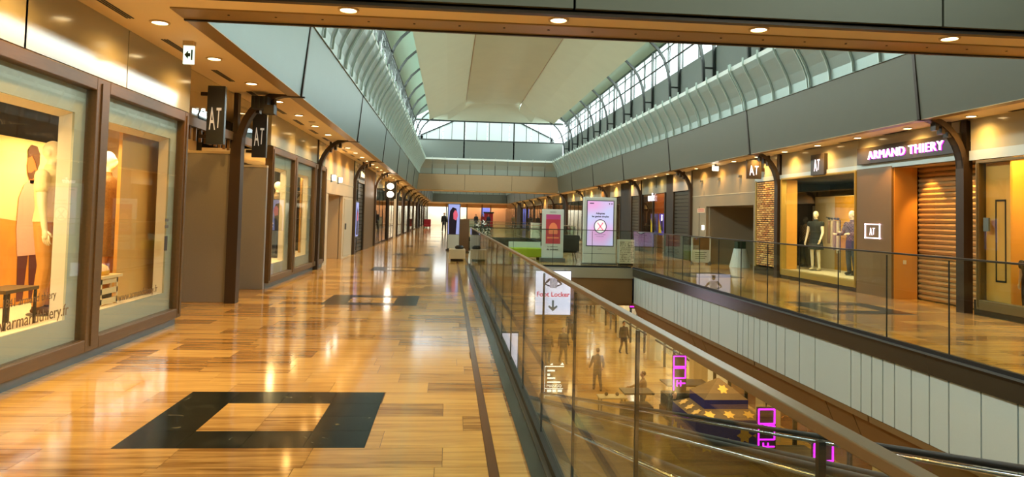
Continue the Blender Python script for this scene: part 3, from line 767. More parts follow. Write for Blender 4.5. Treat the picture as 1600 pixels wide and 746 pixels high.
single(MB().box(RX - .03, 11.55, 1.45, RX + .0, 11.67, 1.68), 'card_reader', mat('reader_grey', (96, 104, 96), .4), 'small grey keypad box on the frame of the ochre lit shop window', 'keypad')
# shuttered entrance
d3 = thing('door_%d' % (nn + 20), kind='structure')
SX = RX + .55
for i in range(26):
    build(MB().prism([(SX, 12.3, .02 + i * .104), (SX - .028, 12.3, .02 + i * .104 + .05), (SX, 12.3, .02 + i * .104 + .094), (SX + .03, 12.3, .02 + i * .104 + .05)], (0, 1.95, 0)), 'slat', SHUT, d3, fixn=True)
box('guide', CAP, d3, SX - .04, 12.26, 0, SX + .05, 12.32, 2.72); box('guide', CAP, d3, SX - .04, 14.22, 0, SX + .05, 14.28, 2.72)
wr(RX + .02, 12.25, 2.72, RX + .9, 14.25, 2.78, BEIGE, 'recess_top')
single(MB().box(SX - .04, 12.7, .04, SX - .03, 12.95, .1), 'shutter_plate', MATS['socket_white'], 'small white plate at the foot of the lit slatted shutter', 'plate')
ORANGE = mat('warm_plaster_return', (214, 150, 62), .6)
wr(RX + .01, 14.22, 0, RX + .9, 14.3, 2.75, ORANGE, 'recess_side')
wr(RX - .04, 14.24, 0, RX + .14, 15.52, 2.75, mat('portal_taupe', (120, 92, 56), .35, noise=.05), 'portal')
single(MB().box(RX + .2, 14.2, .72, RX + .26, 14.22, .8), 'wall_socket', MATS['socket_white'], 'small white socket on the orange lit return beside the shutter', 'socket')
# display window of the right shop
wD = shop_window(n=nn, s=1, ya=15.6, yb=19.2, posts=[], z0=.26, z1=2.7, wood=mat('slim_gold_frame', (190, 160, 80), .35, .5), mount=False, kick=False, fw=.05); nn += 1
wr(RX - .03, 15.5, 0, RX + .1, 19.3, .25, CAP, 'stall_riser'); wr(RX + .1, 15.5, .2, RX + 2.4, 21.0, .25, WHITE, 'display_floor')
wr(RX + .1, 15.5, 2.7, RX + 2.4, 21.0, 2.76, DARK, 'display_ceiling')
wr(RX + 2.3, 15.5, .2, RX + 2.4, 21.0, 2.72, DARK, 'display_back'); wr(RX + .1, 19.2, .2, RX + .4, 19.3, 2.72, YEL, 'display_side'); wr(RX + .3, 20.97, .2, RX + 2.3, 21.02, 2.72, DARK, 'display_side'); wr(RX + .1, 15.5, .2, RX + 2.3, 15.55, 2.72, WHITE, 'display_side')
# brick panel: every brick a part
bp = thing('wall_right', kind='structure')
box('mortar', mat('brick_mortar', (44, 28, 16), .9), bp, RX + .005, 19.6, .25, RX + .1, 20.9, 2.72)
def brick_mat():
    m = mat('ochre_brick', (224, 158, 70), .7); nt = m.node_tree; oi = nt.nodes.new('ShaderNodeObjectInfo'); r = nt.nodes.new('ShaderNodeValToRGB')
    r.color_ramp.elements[0].color = lin((176, 108, 44)) + (1,); r.color_ramp.elements[1].color = lin((240, 190, 104)) + (1,)
    nt.links.new(oi.outputs['Random'], r.inputs[0]); nt.links.new(r.outputs[0], nt.nodes['Principled BSDF'].inputs['Base Color']); return m
bru = mesh(MB().box(-.018, 0, 0, .02, .2, .042), 'brick'); bru.materials.append(brick_mat())
for r in range(40):
    for c in range(-1, 6):
        y = 19.62 + c * .214 + (.107 if r % 2 else 0)
        a, b = max(y, 19.62), min(y + .178, 20.88)
        if b - a < .04: continue
        o = D.objects.new('brick', bru); COL.objects.link(o); o.parent = bp; o.location = (RX + random.uniform(-.004, .004), a, .27 + r * .061); o.scale.y = (b - a) / .2
box('brick_frame', MATS['slim_gold_frame'], bp, RX - .03, 19.55, .2, RX + .05, 19.6, 2.76); box('brick_frame', MATS['slim_gold_frame'], bp, RX - .03, 20.9, .2, RX + .05, 20.97, 2.76)
wr(RX - .03, 19.5, 0, RX + .1, 21.0, .22, CAP, 'stall_riser'); wr(RX, 19.6, 2.76, RX + .15, 21.0, ZC, MATS['pale_gloss_panel'], 'lacquered_panel'); wr(RX + .1, 19.3, 0, RX + .2, 21, 2.76, DARK, 'brick_backing')
PLASTER_R = mat('taupe_plaster', (136, 122, 96), .7, noise=.04, nscale=20)
# plaster wall with wall washers and a recess
wr(RX, 21.0, 2.04, RX + .2, 26.8, ZC, PLASTER_R); wr(RX, 25.2, 0, RX + .2, 26.8, 2.04, PLASTER_R); wr(RX, 21.0, 0, RX + .2, 21.15, 2.04, PLASTER_R)
wr(RX + 1.9, 21.1, 0, RX + 2.0, 25.3, 2.1, PLASTER_R, 'recess_back'); wr(RX + .1, 25.1, 0, RX + 1.9, 25.2, 2.1, PLASTER_R, 'recess_side'); wr(RX + .1, 21.05, 0, RX + 1.9, 21.15, 2.1, PLASTER_R, 'recess_side'); wr(RX + .1, 21.1, 2.04, RX + 2, 25.2, 2.1, PLASTER_R, 'recess_top')
wr(RX - .012, 21.0, 2.42, RX, 26.8, 2.44, PALE, 'moulding'); wr(RX - .008, 25.9, 0, RX, 25.92, 2.04, DARKTRIM, 'door_line')
for i, y in enumerate((22.1, 23.9, 25.6)):
    t = thing('wall_washer', '%s slim wall washer lamp counted from the brick panel on the right plaster wall' % nth(i), 'lamp', (RX - .05, y, 2.92), group='wall washers on the right plaster wall')
    box('housing', KICK, t, RX - .1, y - .05, 2.92, RX, y + .05, 3.0)
    spot('washer_beam', (RX - .1, y, 2.9), 30, WARM, 48, .3, (0, math.radians(8), 0), .02)
for i, y in enumerate((21.6, 22.9)):
    t = thing('wall_lamp', '%s white box wall lamp above the service recess on the left plaster wall' % ('nearer' if i == 0 else 'farther'), 'lamp', (LX + .06, y, 2.45))
    box('housing', KICK, t, LX, y - .04, 2.4, LX + .05, y + .04, 2.62); box('diffuser', LAMPW, t, LX + .05, y - .06, 2.45, LX + .14, y + .06, 2.6)
    spot('lamp_beam', (LX + .1, y, 2.64), 16, WARM, 70, .4, (math.pi, 0, 0), .03); spot('lamp_beam', (LX + .1, y, 2.42), 16, WARM, 70, .4, (0, 0, 0), .03)
t = thing('wall_notice', 'small red and white notice at the top of the recess on the right plaster wall', 'notice', (RX - .01, 25.55, 1.86))
box('plate', mat('notice_cream', (210, 180, 150), .5), t, RX - .012, 25.3, 1.82, RX, 26.1, 1.98)
for zz in (1.93, 1.87): box('red_line', mat('notice_red', (190, 50, 40), .5), t, RX - .014, 25.4, zz, RX - .012, 26.0, zz + .025)
single(MB().box(RX - .03, 25.4, 1.2, RX, 25.55, 1.36), 'white_wall_lamp', LAMPW, 'small glowing white wall lamp on the right plaster wall beside the recess', 'switch')  # white wall lamp, drawn as one glowing box
# dark lingerie shop, then a run of shops
nn = run_shops(1, 26.8, nn, [(2.3, 'shutter'), (.9, 'dark')], wall_r)
wr(RX, 30.0, 2.7, RX + .2, 33.9, ZC, CONC, 'lintel'); wr(RX + .05, 30, 0, RX + .12, 30.2, 2.7, DARK); 
wu = thing('window_%d' % nn, kind='structure'); nn += 1
for a, b in ((30.2, 31.9), (32.0, 33.8)): box('pane', SHOPG, wu, RX - .006, a, .1, RX + .006, b, 2.7)
for y in (30.15, 31.95, 33.85): box('mullion', DARKTRIM, wu, RX - .03, y - .05, 0, RX + .05, y + .05, 2.72)
wr(RX + 1.6, 30, 0, RX + 1.7, 34, ZC, mat('shop_mauve_dark', (46, 36, 58), .6), 'display_back')
SEQR = [(2.0, 'shutter'), (2.2, 'dark'), (2.6, 'glass L o'), (2.2, 'wood'), (5, 'glass'), (3, 'glass L w'), (5, 'glass L'), (2, 'dark'), (4, 'glass L w'), (5, 'glass L o'), (4, 'beige'), (8, 'glass L w'), (5, 'glass L o'), (8, 'glass L w'), (6, 'dark'), (10, 'glass L w'), (14, 'glass L o')]
nn = run_shops(1, 34.0, nn, SEQR, wall_r)
# end of the mall: bright shops across the far end
wf = thing('wall_far', kind='structure')
cols = [mat('end_shop_white', (226, 230, 220), .5), mat('end_shop_orange', (150, 120, 92), .5), mat('end_shop_blue', (70, 90, 190), .5), mat('end_shop_white2', (206, 214, 206), .5)]
for i, (a, b, c) in enumerate(((-3.5, -.5, 0), (-.5, 1.2, 3), (1.2, 2.8, 0), (2.8, 5.2, 1), (5.2, 6.6, 2), (6.6, 9.3, 1))):
    box('shop_back', cols[c], wf, a, YE + 2.4, 0, b, YE + 2.6, ZC); box('mullion', STEEL, wf, a - .08, YE - .1, 0, a + .08, YE + .1, ZC)
    area('end_shop_light', ((a + b) / 2, YE + 1.2, 3.2), b - a, 55 * (b - a), (1, .93, .8) if c != 1 else (1, .6, .3), (0, 0, 0), 2)
box('lintel', BEIGE, wf, -3.5, YE - .1, 2.85, 9.3, YE + .1, ZC); box('shop_floor', PALE, wf, -3.6, YE - .2, -.2, 9.4, YE + 2.6, 0); box('shop_ceiling', BEIGE, wf, -3.6, YE, ZC, 9.4, YE + 2.6, ZC + .1)
box('wall_panel', DARK, wf, -9, YE, -6, -3.5, YE + .2, 5); box('wall_panel', DARK, wf, 9.3, YE, -6, 14, YE + .2, 5)
# lights inside the shop displays
for (x, y, w, d_, z, p) in ((-4.15, 5.8, 2.6, .5, 2.25, 75), (-4.15, 8.65, 1.6, .5, 2.25, 42), (-4.1, 15.5, 1.6, .6, 2.5, 80), (-4.1, 17.6, 1.8, .6, 2.5, 80), (-4.1, 19.8, 1.0, .6, 2.5, 45)):
    area('display_light', (x, y, z), d_, p, (1, .72, .34), (0, 0, 0), w)
area('display_light', (RX + .7, 17.4, 2.66), .8, 90, (1, .74, .34), (0, 0, 0), 3)
area('display_light', (RX + .5, 10.8, 3.0), .5, 90, (1, .66, .2), (0, 0, 0), 1.6)
for i, y in enumerate((12.8, 13.8)): spot('shutter_lamp', (RX + .2, y, 2.7), 120, WARM, 70, .5, (0, math.radians(-20), 0), .03)
spot('shutter_lamp', (RX - .3, 14.1, 3.0), 70, WARM, 60, .5, (math.radians(20), math.radians(-12), 0), .03)

# ================================================================== RAILINGS
def railing(label, p0, p1, n, group=None, top=1.165, rail=None):
    """glass panels in a channel with a flat handrail, between two floor points"""
    a, b = Vector((p0[0], p0[1], 0)), Vector((p1[0], p1[1], 0)); u = (b - a).normalized(); L = (b - a).length
    q = Vector((-u.y, u.x, 0))
    t = thing('glass_railing', label, 'railing', tuple((a + b) / 2), group=group)
    def bar(name, m, s0, s1, w, z0, z1, **k):
        pts = [a + u * s0 + q * w, a + u * s1 + q * w, a + u * s1 - q * w, a + u * s0 - q * w]
        return build(MB().prism([(v.x, v.y, z0) for v in pts], (0, 0, z1 - z0)), name, m, t, fixn=True, **k)
    bar('handrail', rail or RAILTOP, 0, L, .017, top - .022, top, bevel=.003)
    bar('channel', BLACK, 0, L, .025, .004, .07)
    bar('channel_lip', KICK, 0, L, .05, .004, .025)
    for i in range(n):
        bar('glass_panel', GLASS, L * i / n + .006, L * (i + 1) / n - .006, .006, .05, top - .02)
        if i: bar('joint', STEEL, L * i / n - .006, L * i / n + .006, .0065, .07, top - .04)
    return t
railing('long bronze-topped glass railing beside the left walkway floor', (VL, 21.9 - 1.2167 * 22), (VL, 21.9), 22)
railing('long glass railing above the white panelled edge of the right walkway', (VR, 7.76 - 1.17 * 12), (VR, 7.76 + 1.17 * 12), 24, rail=mat('dark_handrail', (54, 48, 38), .35, .4))
railing('greenish glass railing across the front edge of the bridge', (VL + .1, 21.93), (VR - .05, 21.93), 4, rail=MATS['dark_handrail'])
railing('distant glass railing along the left side of the far void', (VL, 32), (VL, 50), 12)
railing('distant glass railing along the right side of the far void', (VR, 32), (VR, 50), 12)
railing('distant glass railing across the back of the bridge', (VL + .1, 32.05), (VR - .1, 32.05), 4)
railing('farthest glass railing across the end of the far void', (VL + .1, 49.95), (VR - .1, 49.95), 4)

# ================================================================== LOWER LEVEL
fl2 = build(MB().box(-12, YN, ZL - .2, 14.2, 60, ZL - .01), 'floor', GROUT, kind='structure')
acc = Acc()
rng = random.Random(3)
for j in range(60):
    y = 2 + j * .95; x = -4 - rng.random() * .9
    while x < 13.5:
        n = len(acc.mb.v); g = .004
        acc.mb.v += [(x + g, y + g, ZL), (x + .95 - g, y + g, ZL), (x + .95 - g, y + .95 - g, ZL), (x + g, y + .95 - g, ZL)]
        acc.mb.f.append((n, n + 1, n + 2, n + 3)); acc.t.append(rng.random() * .5 + .3); x += .95
ft = build(acc.mb, 'lower_tiles', TILES, fl2, kind='stuff')
at = ft.data.attributes.new('tone', 'FLOAT', 'FACE'); at.data.foreach_set('value', acc.t)
low_r = thing('wall_right', kind='structure'); low_l = thing('wall_left', kind='structure')
box('wall_panel', PALE, low_l, -5.2, YN, ZL, -5, 60, -1.1)
box('wall_far', mat('lower_end_wall', (150, 120, 80), .6), None, -12, 60, ZL, 14.2, 60.2, -.3, kind='structure')
LWX = 10.6
box('wall_panel', DARK, low_r, LWX + 2.6, YN, ZL, LWX + 2.8, 60, -1.1)
y = 3.0; k = 0
KIND = ['deco', 'deco', 'deco', 'deco', 'glassw', 'glassw', 'glassw', 'deco', 'glassw']
while y < 60:
    kd = KIND[min(k, 8)]
    box('lower_column', PALE, low_r, LWX - .3, y, ZL, LWX + .3, y + .55, -1.1)
    box('lintel', BROWN, low_r, LWX, y + .55, -2.2, LWX + .2, y + 6.6, -1.1)
    w_ = thing('window_%d' % (60 + k), kind='structure')
    for i in range(4):
        a = y + .55 + 1.51 * i
        box('pane', SHOPG, w_, LWX, a + .04, ZL + .1, LWX + .012, a + 1.47, -2.2); box('mullion', STEEL, w_, LWX - .05, a - .04, ZL, LWX + .06, a + .04, -2.2)
    if kd == 'glassw':
        for zz in (-4.6, -3.4): box('transom', STEEL, w_, LWX - .03, y + .55, zz, LWX + .04, y + 6.6, zz + .08)
    box('display_back', mat('lower_white_shop', (232, 232, 220), .6) if kd == 'glassw' else mat('lower_brown_shop', (120, 74, 36), .7, noise=.3), low_r, LWX + 1.2, y, ZL, LWX + 1.3, y + 6.6, -1.1)
    area('lower_shop_light', (LWX + .7, y + 3.4, -1.5), .9, 260 if kd == 'glassw' else 130, (.95, 1, .95) if kd == 'glassw' else (1, .62, .25), (0, 0, 0), 5)
    y += 6.65; k += 1
for yy in (5, 12, 19, 26, 33, 41, 49):
    area('lower_ceiling_light', (7.6, yy, -1.2), 2.2, 190, (1, .66, .26), (0, 0, 0), 3.5)
    if yy > 23: area('lower_ceiling_light', (2.6, yy, -1.2), 2.2, 120, (1, .66, .26), (0, 0, 0), 3.5)
    area('lower_ceiling_light', (-2.4, yy, -1.2), 2.0, 90, (1, .66, .26), (0, 0, 0), 3.5)
# glittering festive garland heaps in the lower shop fronts
rng = random.Random(9)
gold = mat('gold_tinsel', (236, 176, 84), .25, .8); redg = mat('red_tinsel', (120, 34, 24), .3, .4)
for kk, yy in enumerate((10.2, 13.6, 16.9, 20.3, 23.8, 27.0)):
    t = thing('garland', '%s gold tinsel garland hung in the lower shop windows counted from the camera' % nth(kk), 'garland', (LWX + .5, yy, -3.6), group='tinsel garlands of the lower shops')
    m_ = MB()
    for i in range(220):
        c = Vector((LWX + .5 + rng.uniform(-.1, .35), yy + rng.gauss(0, .9), -3.6 + max(-1.2, min(1.2, rng.gauss(0, .55)))))
        if abs(c.y - yy) > 1.5: continue
        d = Vector((rng.uniform(-1, 1), rng.uniform(-1, 1), rng.uniform(-.5, .5))).normalized() * .1; e = Vector((rng.uniform(-1, 1), rng.uniform(-1, 1), rng.uniform(-1, 1))).normalized() * .025
        m_.prism([c, c + d + e, c + d * 1.6, c + d - e], (.004, 0, .004))
    build(m_, 'tinsel', gold, t, kind='stuff')

# moving ramps going down into the lower level
def ramp(x0, x1, label):
    sl = .22; ya, yb = .25, 25.6
    zd = lambda y: .05 - sl * y
    t = thing('moving_ramp', label, 'moving ramp', ((x0 + x1) / 2, 13, ZL))
    dm = mat('ramp_deck_ribbed', (86, 80, 66), .35, .6)
    build(MB().prism([(x0, ya, zd(ya)), (x0, yb, zd(yb)), (x0, yb, zd(yb) - .25), (x0, ya, zd(ya) - .5)], (x1 - x0, 0, 0)), 'deck', dm, t, fixn=True)
    m_ = MB(); n = 12
    for i in range(n):
        x = x0 + .1 + (x1 - x0 - .2) * i / n
        m_.prism([(x, ya, zd(ya)), (x, yb, zd(yb)), (x, yb, zd(yb) + .008), (x, ya, zd(ya) + .008)], (.03, 0, 0))
    build(m_, 'deck_grooves', mat('ramp_ribs', (120, 112, 92), .35, .7), t, kind='stuff', fixn=True)
    for x in (x0, x1):
        s = 1 if x == x1 else -1
        build(MB().prism([(x, ya, zd(ya) + .1), (x, yb, zd(yb) + .1), (x, yb, zd(yb) + .9), (x, ya, zd(ya) + .9)], (.012, 0, 0)), 'balustrade_glass', GLASS, t, fixn=True)
        build(MB().prism([(x - .07, ya, zd(ya) - .5), (x - .07, yb, zd(yb) - .3), (x - .07, yb, zd(yb) + .14), (x - .07, ya, zd(ya) + .14)], (.14, 0, 0)), 'skirt', mat('ramp_skirt_steel', (150, 140, 112), .3, .8), t, fixn=True)
        z = .93
        path = [(x, ya - .15, zd(ya) + .55), (x, ya - .22, zd(ya) + .75), (x, ya - .05, zd(ya) + .92)] + [(x, y, zd(y) + z) for y in (ya + .5, 5, 10, 15, 20, yb)] + [(x, yb + .3, zd(yb) + .8), (x, yb + .3, zd(yb) + .5)]
        build(MB().tube(path, .025, 8), 'handrail', BLACK, t, smooth=True)
        build(MB().tube([(x, y, zd(y) + z - .05) for y in (ya + .5, 10, yb)], .018, 6), 'handrail_guide', mat('ramp_chrome', (220, 220, 226), .12, 1.0), t, smooth=True)
ramp(1.33, 2.2, 'moving ramp with black handrails nearer the left walkway, sloping down'); ramp(2.34, 3.4, 'moving ramp with black handrails farther from the left walkway, sloping down')
box('landing', CAP, edge, 1.1, YN, -.4, 3.6, .25, -.01)

# illuminated double-sided sign hanging below the bridge edge
t = thing('hanging_sign', 'white lit double-sided sign with pink shop lettering and arrow hanging at the bridge edge', 'sign', (3.17, 21.7, -1.42))
sm = mat('sign_white_face', (236, 232, 250), .35, emit=1.5, ecol=(228, 224, 255))
lb = box('light_box', sm, t, 2.64, 21.66, -1.40, 3.70, 21.76, -.1); box('sign_frame', KICK, t, 2.62, 21.67, -1.42, 3.72, 21.75, -.08)
pink = mat('sign_pink_letters', (240, 40, 90), .4, emit=.6, ecol=(255, 40, 96)); slate = mat('sign_slate_print', (64, 70, 104), .5)
for sgn, yy in ((1, 21.655), (-1, 21.765)):
    u = (sgn, 0, 0); X = lambda d: 3.17 + sgn * d
    text('Foot Locker', .2, (3.17, yy, -.86), u, pink, 'lettering', lb, depth=.002, bold=.004)
    text('\u2193', .5, (3.17, yy, -1.32), u, mat('sign_grey_arrow', (150, 166, 172), .5), 'arrow', t, depth=.002) if False else build(MB().prism([(X(-.03), yy, -.97), (X(.03), yy, -.97), (X(.03), yy, -1.18), (X(.12), yy, -1.12), (X(.14), yy, -1.17), (X(0), yy, -1.3), (X(-.14), yy, -1.17), (X(-.12), yy, -1.12), (X(-.03), yy, -1.18)], (0, -.003 * sgn, 0)), 'arrow', mat('sign_grey_arrow', (140, 160, 170), .5), lb, fixn=True)
    # referee figure: round head, striped jersey, arms on hips
    fig = MB()
    def disc(cx_, cz_, rx, rz, n=14): fig.prism([(X(cx_ + rx * math.cos(2 * math.pi * i / n)), yy, cz_ + rz * math.sin(2 * math.pi * i / n)) for i in range(n)], (0, -.003 * sgn, 0))
    disc(0, -.22, .055, .07)
    fig.prism([(X(-.06), yy, -.17), (X(-.055), yy, -.13), (X(.055), yy, -.13), (X(.065), yy, -.19), (X(.03), yy, -.16)], (0, -.004 * sgn, 0))
    for s2 in (-1, 1):
        fig.prism([(X(s2 * .1), yy, -.31), (X(s2 * .16), yy, -.34), (X(s2 * .27), yy, -.47), (X(s2 * .25), yy, -.51), (X(s2 * .12), yy, -.4)], (0, -.003 * sgn, 0))
        fig.prism([(X(s2 * .27), yy, -.47), (X(s2 * .25), yy, -.51), (X(s2 * .1), yy, -.57), (X(s2 * .1), yy, -.53)], (0, -.003 * sgn, 0))
    for i in range(6):
        x = -.11 + .044 * i
        fig.prism([(X(x), yy, -.31), (X(x + .024), yy, -.31), (X(x * .8 + .02), yy, -.6), (X(x * .8), yy, -.6)], (0, -.003 * sgn, 0))
    build(fig, 'referee_print', slate, lb, fixn=True)
for x in (2.8, 3.54): build(MB().tube([(x, 21.71, -.08), (x, 21.9, -.06)], .012, 6), 'hanger', KICK, t)

# magenta neon blade signs hanging over the lower walkway
for i, (y, lab) in enumerate(((24.0, 'farthest of the three large magenta neon signs over the lower walkway'), (17.3, 'middle magenta neon sign hanging beyond the dark blue festive tent'), (14.6, 'nearest magenta neon sign over the lower walkway'))):
    t = thing('neon_sign', lab, 'neon sign', (7.9, y, -4.2), group='magenta neon signs')
    box('backing', DARK, t, 7.62, y, -4.25, 8.1, y + .04, -3.0)
    def bar2(x0, z0, x1, z1): return MB().tube([(x0, y - .015, z0), (x1, y - .015, z1)], .018, 6)
    m_ = MB()
    segs = [(7.66, -3.05, 8.06, -3.05), (7.66, -3.4, 8.06, -3.4), (7.66, -3.05, 7.66, -3.4), (8.06, -3.05, 8.06, -3.4),
            (7.66, -3.45, 8.06, -3.45), (7.66, -3.78, 8.06, -3.78), (7.66, -3.45, 7.66, -4.18), (8.06, -3.45, 8.06, -3.78), (7.78, -3.86, 7.78, -4.05), (7.78, -3.95, 8.06, -3.95), (7.9, -3.86, 7.9, -4.05)]
    for q in segs: n = len(m_.v); b_ = bar2(*q); m_.v += b_.v; m_.f += [tuple(n + z for z in f) for f in b_.f]
    build(m_, 'neon_tube', NEON, t)
    build(MB().tube([(7.86, y + .02, -3.0), (7.86, y + .02, -1.1)], .015, 6), 'hanger', STEEL, t)
for i, (x, y, z) in enumerate(((8.6, 33.0, -2.6), (9.4, 31.4, -3.6))):
    t = thing('neon_sign', ('small far magenta neon sign before the white lower shop', 'small lower magenta neon sign before the white lower shop')[i], 'neon sign', (x, y, z))
    box('backing', DARK, t, x - .2, y, z, x + .2, y + .04, z + .5)
    for q in (.08, .28, .44): box('neon_tube', NEON, t, x - .17, y - .02, z + q, x + .17, y, z + q + .03)
    build(MB().tube([(x, y + .02, z + .5), (x, y + .02, -1.1)], .012, 6), 'hanger', STEEL, t)
# white directory totem on the lower floor
t = thing('directory_totem', 'glass directory totem with white glowing shop lines on the lower floor', 'directory', (4.06, 27, ZL))
box('totem_glass', SHOPG, t, 3.7, 27, ZL, 4.42, 27.03, -3.8); box('totem_base', STEEL, t, 3.66, 26.95, ZL, 4.46, 27.08, ZL + .12)
WL = mat('white_lit_line', (255, 255, 255), .4, emit=2.0, ecol=(255, 250, 235))
box('rule', WL, t, 3.7, 26.985, -4.05, 4.42, 26.995, -4.02); box('rule', WL, t, 3.72, 26.985, -5.12, 4.4, 26.995, -5.1); box('rule', WL, t, 3.72, 26.985, -4.86, 4.4, 26.995, -4.84)
box('rule', WL, t, 3.7, 26.985, -5.3, 3.715, 26.995, -4.02)
text('MANGO', .15, (3.78, 26.99, -4.8), (1, 0, 0), WL, 'lettering', t, 'LEFT', .002)
for i, (z, w, h) in enumerate(((-4.22, .28, .06), (-4.38, .1, .08), (-4.5, .3, .06), (-4.64, .5, .05), (-4.98, .16, .09), (-4.98, .14, .09), (-4.98, .16, .09))):
    x = 3.8 + (.0 if i < 4 else (.0, .2, .4)[i - 4]); box('listing_line', WL, t, x, 26.985, z, x + w, 26.995, z + h)
build(MB().prism([(3.9, 26.985, -3.98), (3.98, 26.985, -3.9), (4.0, 26.985, -3.98)], (0, .01, 0)), 'arrow', WL, t, fixn=True); build(MB().prism([(4.28, 26.985, -3.98), (4.36, 26.985, -3.88), (4.42, 26.985, -3.98)], (0, .01, 0)), 'arrow', WL, t, fixn=True)
# lit poster stand on the lower floor below the left railing
t = thing('lit_poster_stand', 'blank pale violet lit poster stand on the lower floor below the left railing', 'poster stand', (2.62, 30, ZL))
box('stand_base', KICK, t, 2.2, 29.9, ZL, 3.05, 30.2, ZL + .15); box('stand_body', STEEL, t, 2.26, 30, ZL + .15, 3.0, 30.12, -3.24); box('lit_face', sm, t, 2.3, 29.985, ZL + .5, 2.96, 29.999, -3.3)
# dark blue festive tent with gold motifs
KX, KY = 7.75, 20.2
t = thing('festive_tent', 'dark blue draped festive tent with gold motifs on the lower floor', 'tent', (KX, KY, ZL))
blue = mat('navy_velvet', (30, 30, 116), .8, noise=.3, nscale=12); goldm = mat('gold_motif', (206, 164, 84), .4, .5); tan = mat('tan_tent_roof', (104, 78, 52), .6, noise=.15)
h1 = ZL + 1.75; h2 = ZL + .3; h3 = ZL + 2.2; ap = ZL + 2.68
m_ = MB(); w = 1.0; w2 = .62
sk = [(KX - w, KY - w, h1), (KX + w, KY - w, h1), (KX + w, KY + w, h1), (KX - w, KY + w, h1)]; lo = [(KX - w * 1.04, KY - w * 1.04, h2), (KX + w * 1.04, KY - w * 1.04, h2), (KX + w * 1.04, KY + w * 1.04, h2), (KX - w * 1.04, KY + w * 1.04, h2)]
up1 = [(KX - w2, KY - w2, h3 - .25), (KX + w2, KY - w2, h3 - .25), (KX + w2, KY + w2, h3 - .25), (KX - w2, KY + w2, h3 - .25)]; up2 = [(x, y, h3) for x, y, z in up1]
for i in range(4):
    j = (i + 1) % 4; m_.poly([lo[i], lo[j], sk[j], sk[i]])
build(m_, 'skirt_cloth', blue, t); m_ = MB()
for i in range(4):
    j = (i + 1) % 4; m_.poly([sk[i], sk[j], up1[j], up1[i]]); m_.poly([up2[i], up2[j], (KX, KY, ap)])
build(m_, 'roof_cloth', tan, t); m_ = MB()
for i in range(4): m_.poly([up1[i], up1[(i + 1) % 4], up2[(i + 1) % 4], up2[i]])
build(m_, 'upper_skirt', blue, t)
for sx, sy in ((-1, -1), (1, -1), (1, 1), (-1, 1)): build(MB().tube([(KX + sx * .95, KY + sy * .95, ZL), (KX + sx * .95, KY + sy * .95, h1)], .03, 8), 'tent_pole', goldm, t)
def motif(c, n_, r):                                   # a small scrolled flower lying on a plane through c
    n_ = Vector(n_).normalized(); a = n_.cross(Vector((0, 0, 1))).normalized() if abs(n_.z) < .99 else Vector((1, 0, 0)); b = n_.cross(a); m2 = MB()
    for k in range(6):
        w_ = k * math.pi / 3; d = a * math.cos(w_) + b * math.sin(w_); e = a * math.cos(w_ + .5) + b * math.sin(w_ + .5); g = a * math.cos(w_ - .5) + b * math.sin(w_ - .5)
        c_ = Vector(c) + n_ * .012
        m2.prism([c_, c_ + g * r * .6, c_ + d * r, c_ + e * r * .6], n_ * .006)
    return m2
for x in (-.7, -.2, .35, .8): build(motif((KX + x, KY - w * 1.03, ZL + 1.1 + .25 * (x > 0)), (0, -1, .03), .22), 'gold_motif', goldm, t)
for y in (-.6, 0, .6): build(motif((KX - w * 1.03, KY + y, ZL + 1.1), (-1, 0, .03), .24), 'gold_motif', goldm, t)
for x in (-.55, 0, .55):
    build(motif((KX + x, KY - .82, ZL + 1.84), (0, -.45, .9), .17), 'gold_motif', goldm, t); build(motif((KX - .82, KY + x, ZL + 1.84), (-.45, 0, .9), .17), 'gold_motif', goldm, t)
build(motif((KX, KY - .34, ZL + 2.42), (0, -.7, .7), .16), 'gold_motif', goldm, t)
# dark display cases near the tent
for i, (x, y, w, d, hh, lab) in enumerate(((6.4, 24.0, .5, .4, 1.35, 'dark narrow display case on the lower floor behind the standing people'), (8.7, 25.9, .8, .5, 1.2, 'dark wide display case on the lower floor before the blue tent'), (8.9, 18.2, .8, .8, 1.1, 'dark low display case on the lower floor beside the blue tent'))):
    t = thing('display_case', lab, 'display case', (x, y, ZL))
    box('case_base', DARKTRIM, t, x - w, y - d, ZL, x + w, y + d, ZL + .35); box('case_body', DARK, t, x - w * .95, y - d * .95, ZL + .35, x + w * .95, y + d * .95, ZL + hh * .7); box('case_glass', SHOPG, t, x - w * .95, y - d * .95, ZL + hh * .7, x + w * .95, y + d * .95, ZL + hh)
    box('case_top', DARKTRIM, t, x - w, y - d, ZL + hh, x + w, y + d, ZL + hh + .05)

# ================================================================== SIGNS OF THE SHOPS
def at_mark(o, u, size, m, parent, sq=.5):
    u = Vector(u)
    text('A', size, o - u * size * .5 * sq * .62, u, m, 'lettering', parent, 'CENTER', .004, sq, shear=-.12)
    text('T', size * .9, o + u * size * .5 * sq * .62 + Vector((0, 0, size * .06)), u, m, 'lettering', parent, 'CENTER', .004, sq, shear=.12)
t = thing('shop_sign', 'long dark sign board with white lit capital letters over the slatted shutter', 'sign', (RX - .1, 13.8, 2.84))
build(MB().box(RX - .12, 12.2, 2.84, RX, 15.38, 3.2), 'sign_board', SIGNB, t, bevel=.006)
bd = t.children[0]
text('ARMAND THIERY', .25, (RX - .145, 13.72, 2.93), (0, -1, 0), SIGNW, 'lettering', bd, depth=.012, squash=1.12, space=1.12)
pinkglow = mat('sign_magenta_edge', (220, 40, 220), .4, emit=1.6, ecol=(210, 30, 230))
text('ARMAND THIERY', .25, (RX - .126, 13.705, 2.922), (0, -1, 0), pinkglow, 'letter_edge', bd, depth=.004, squash=1.12, space=1.12)
t = thing('shop_sign', 'square dark sign with white lit monogram flat above the right display window', 'sign', (RX - .06, 17.17, 2.76))
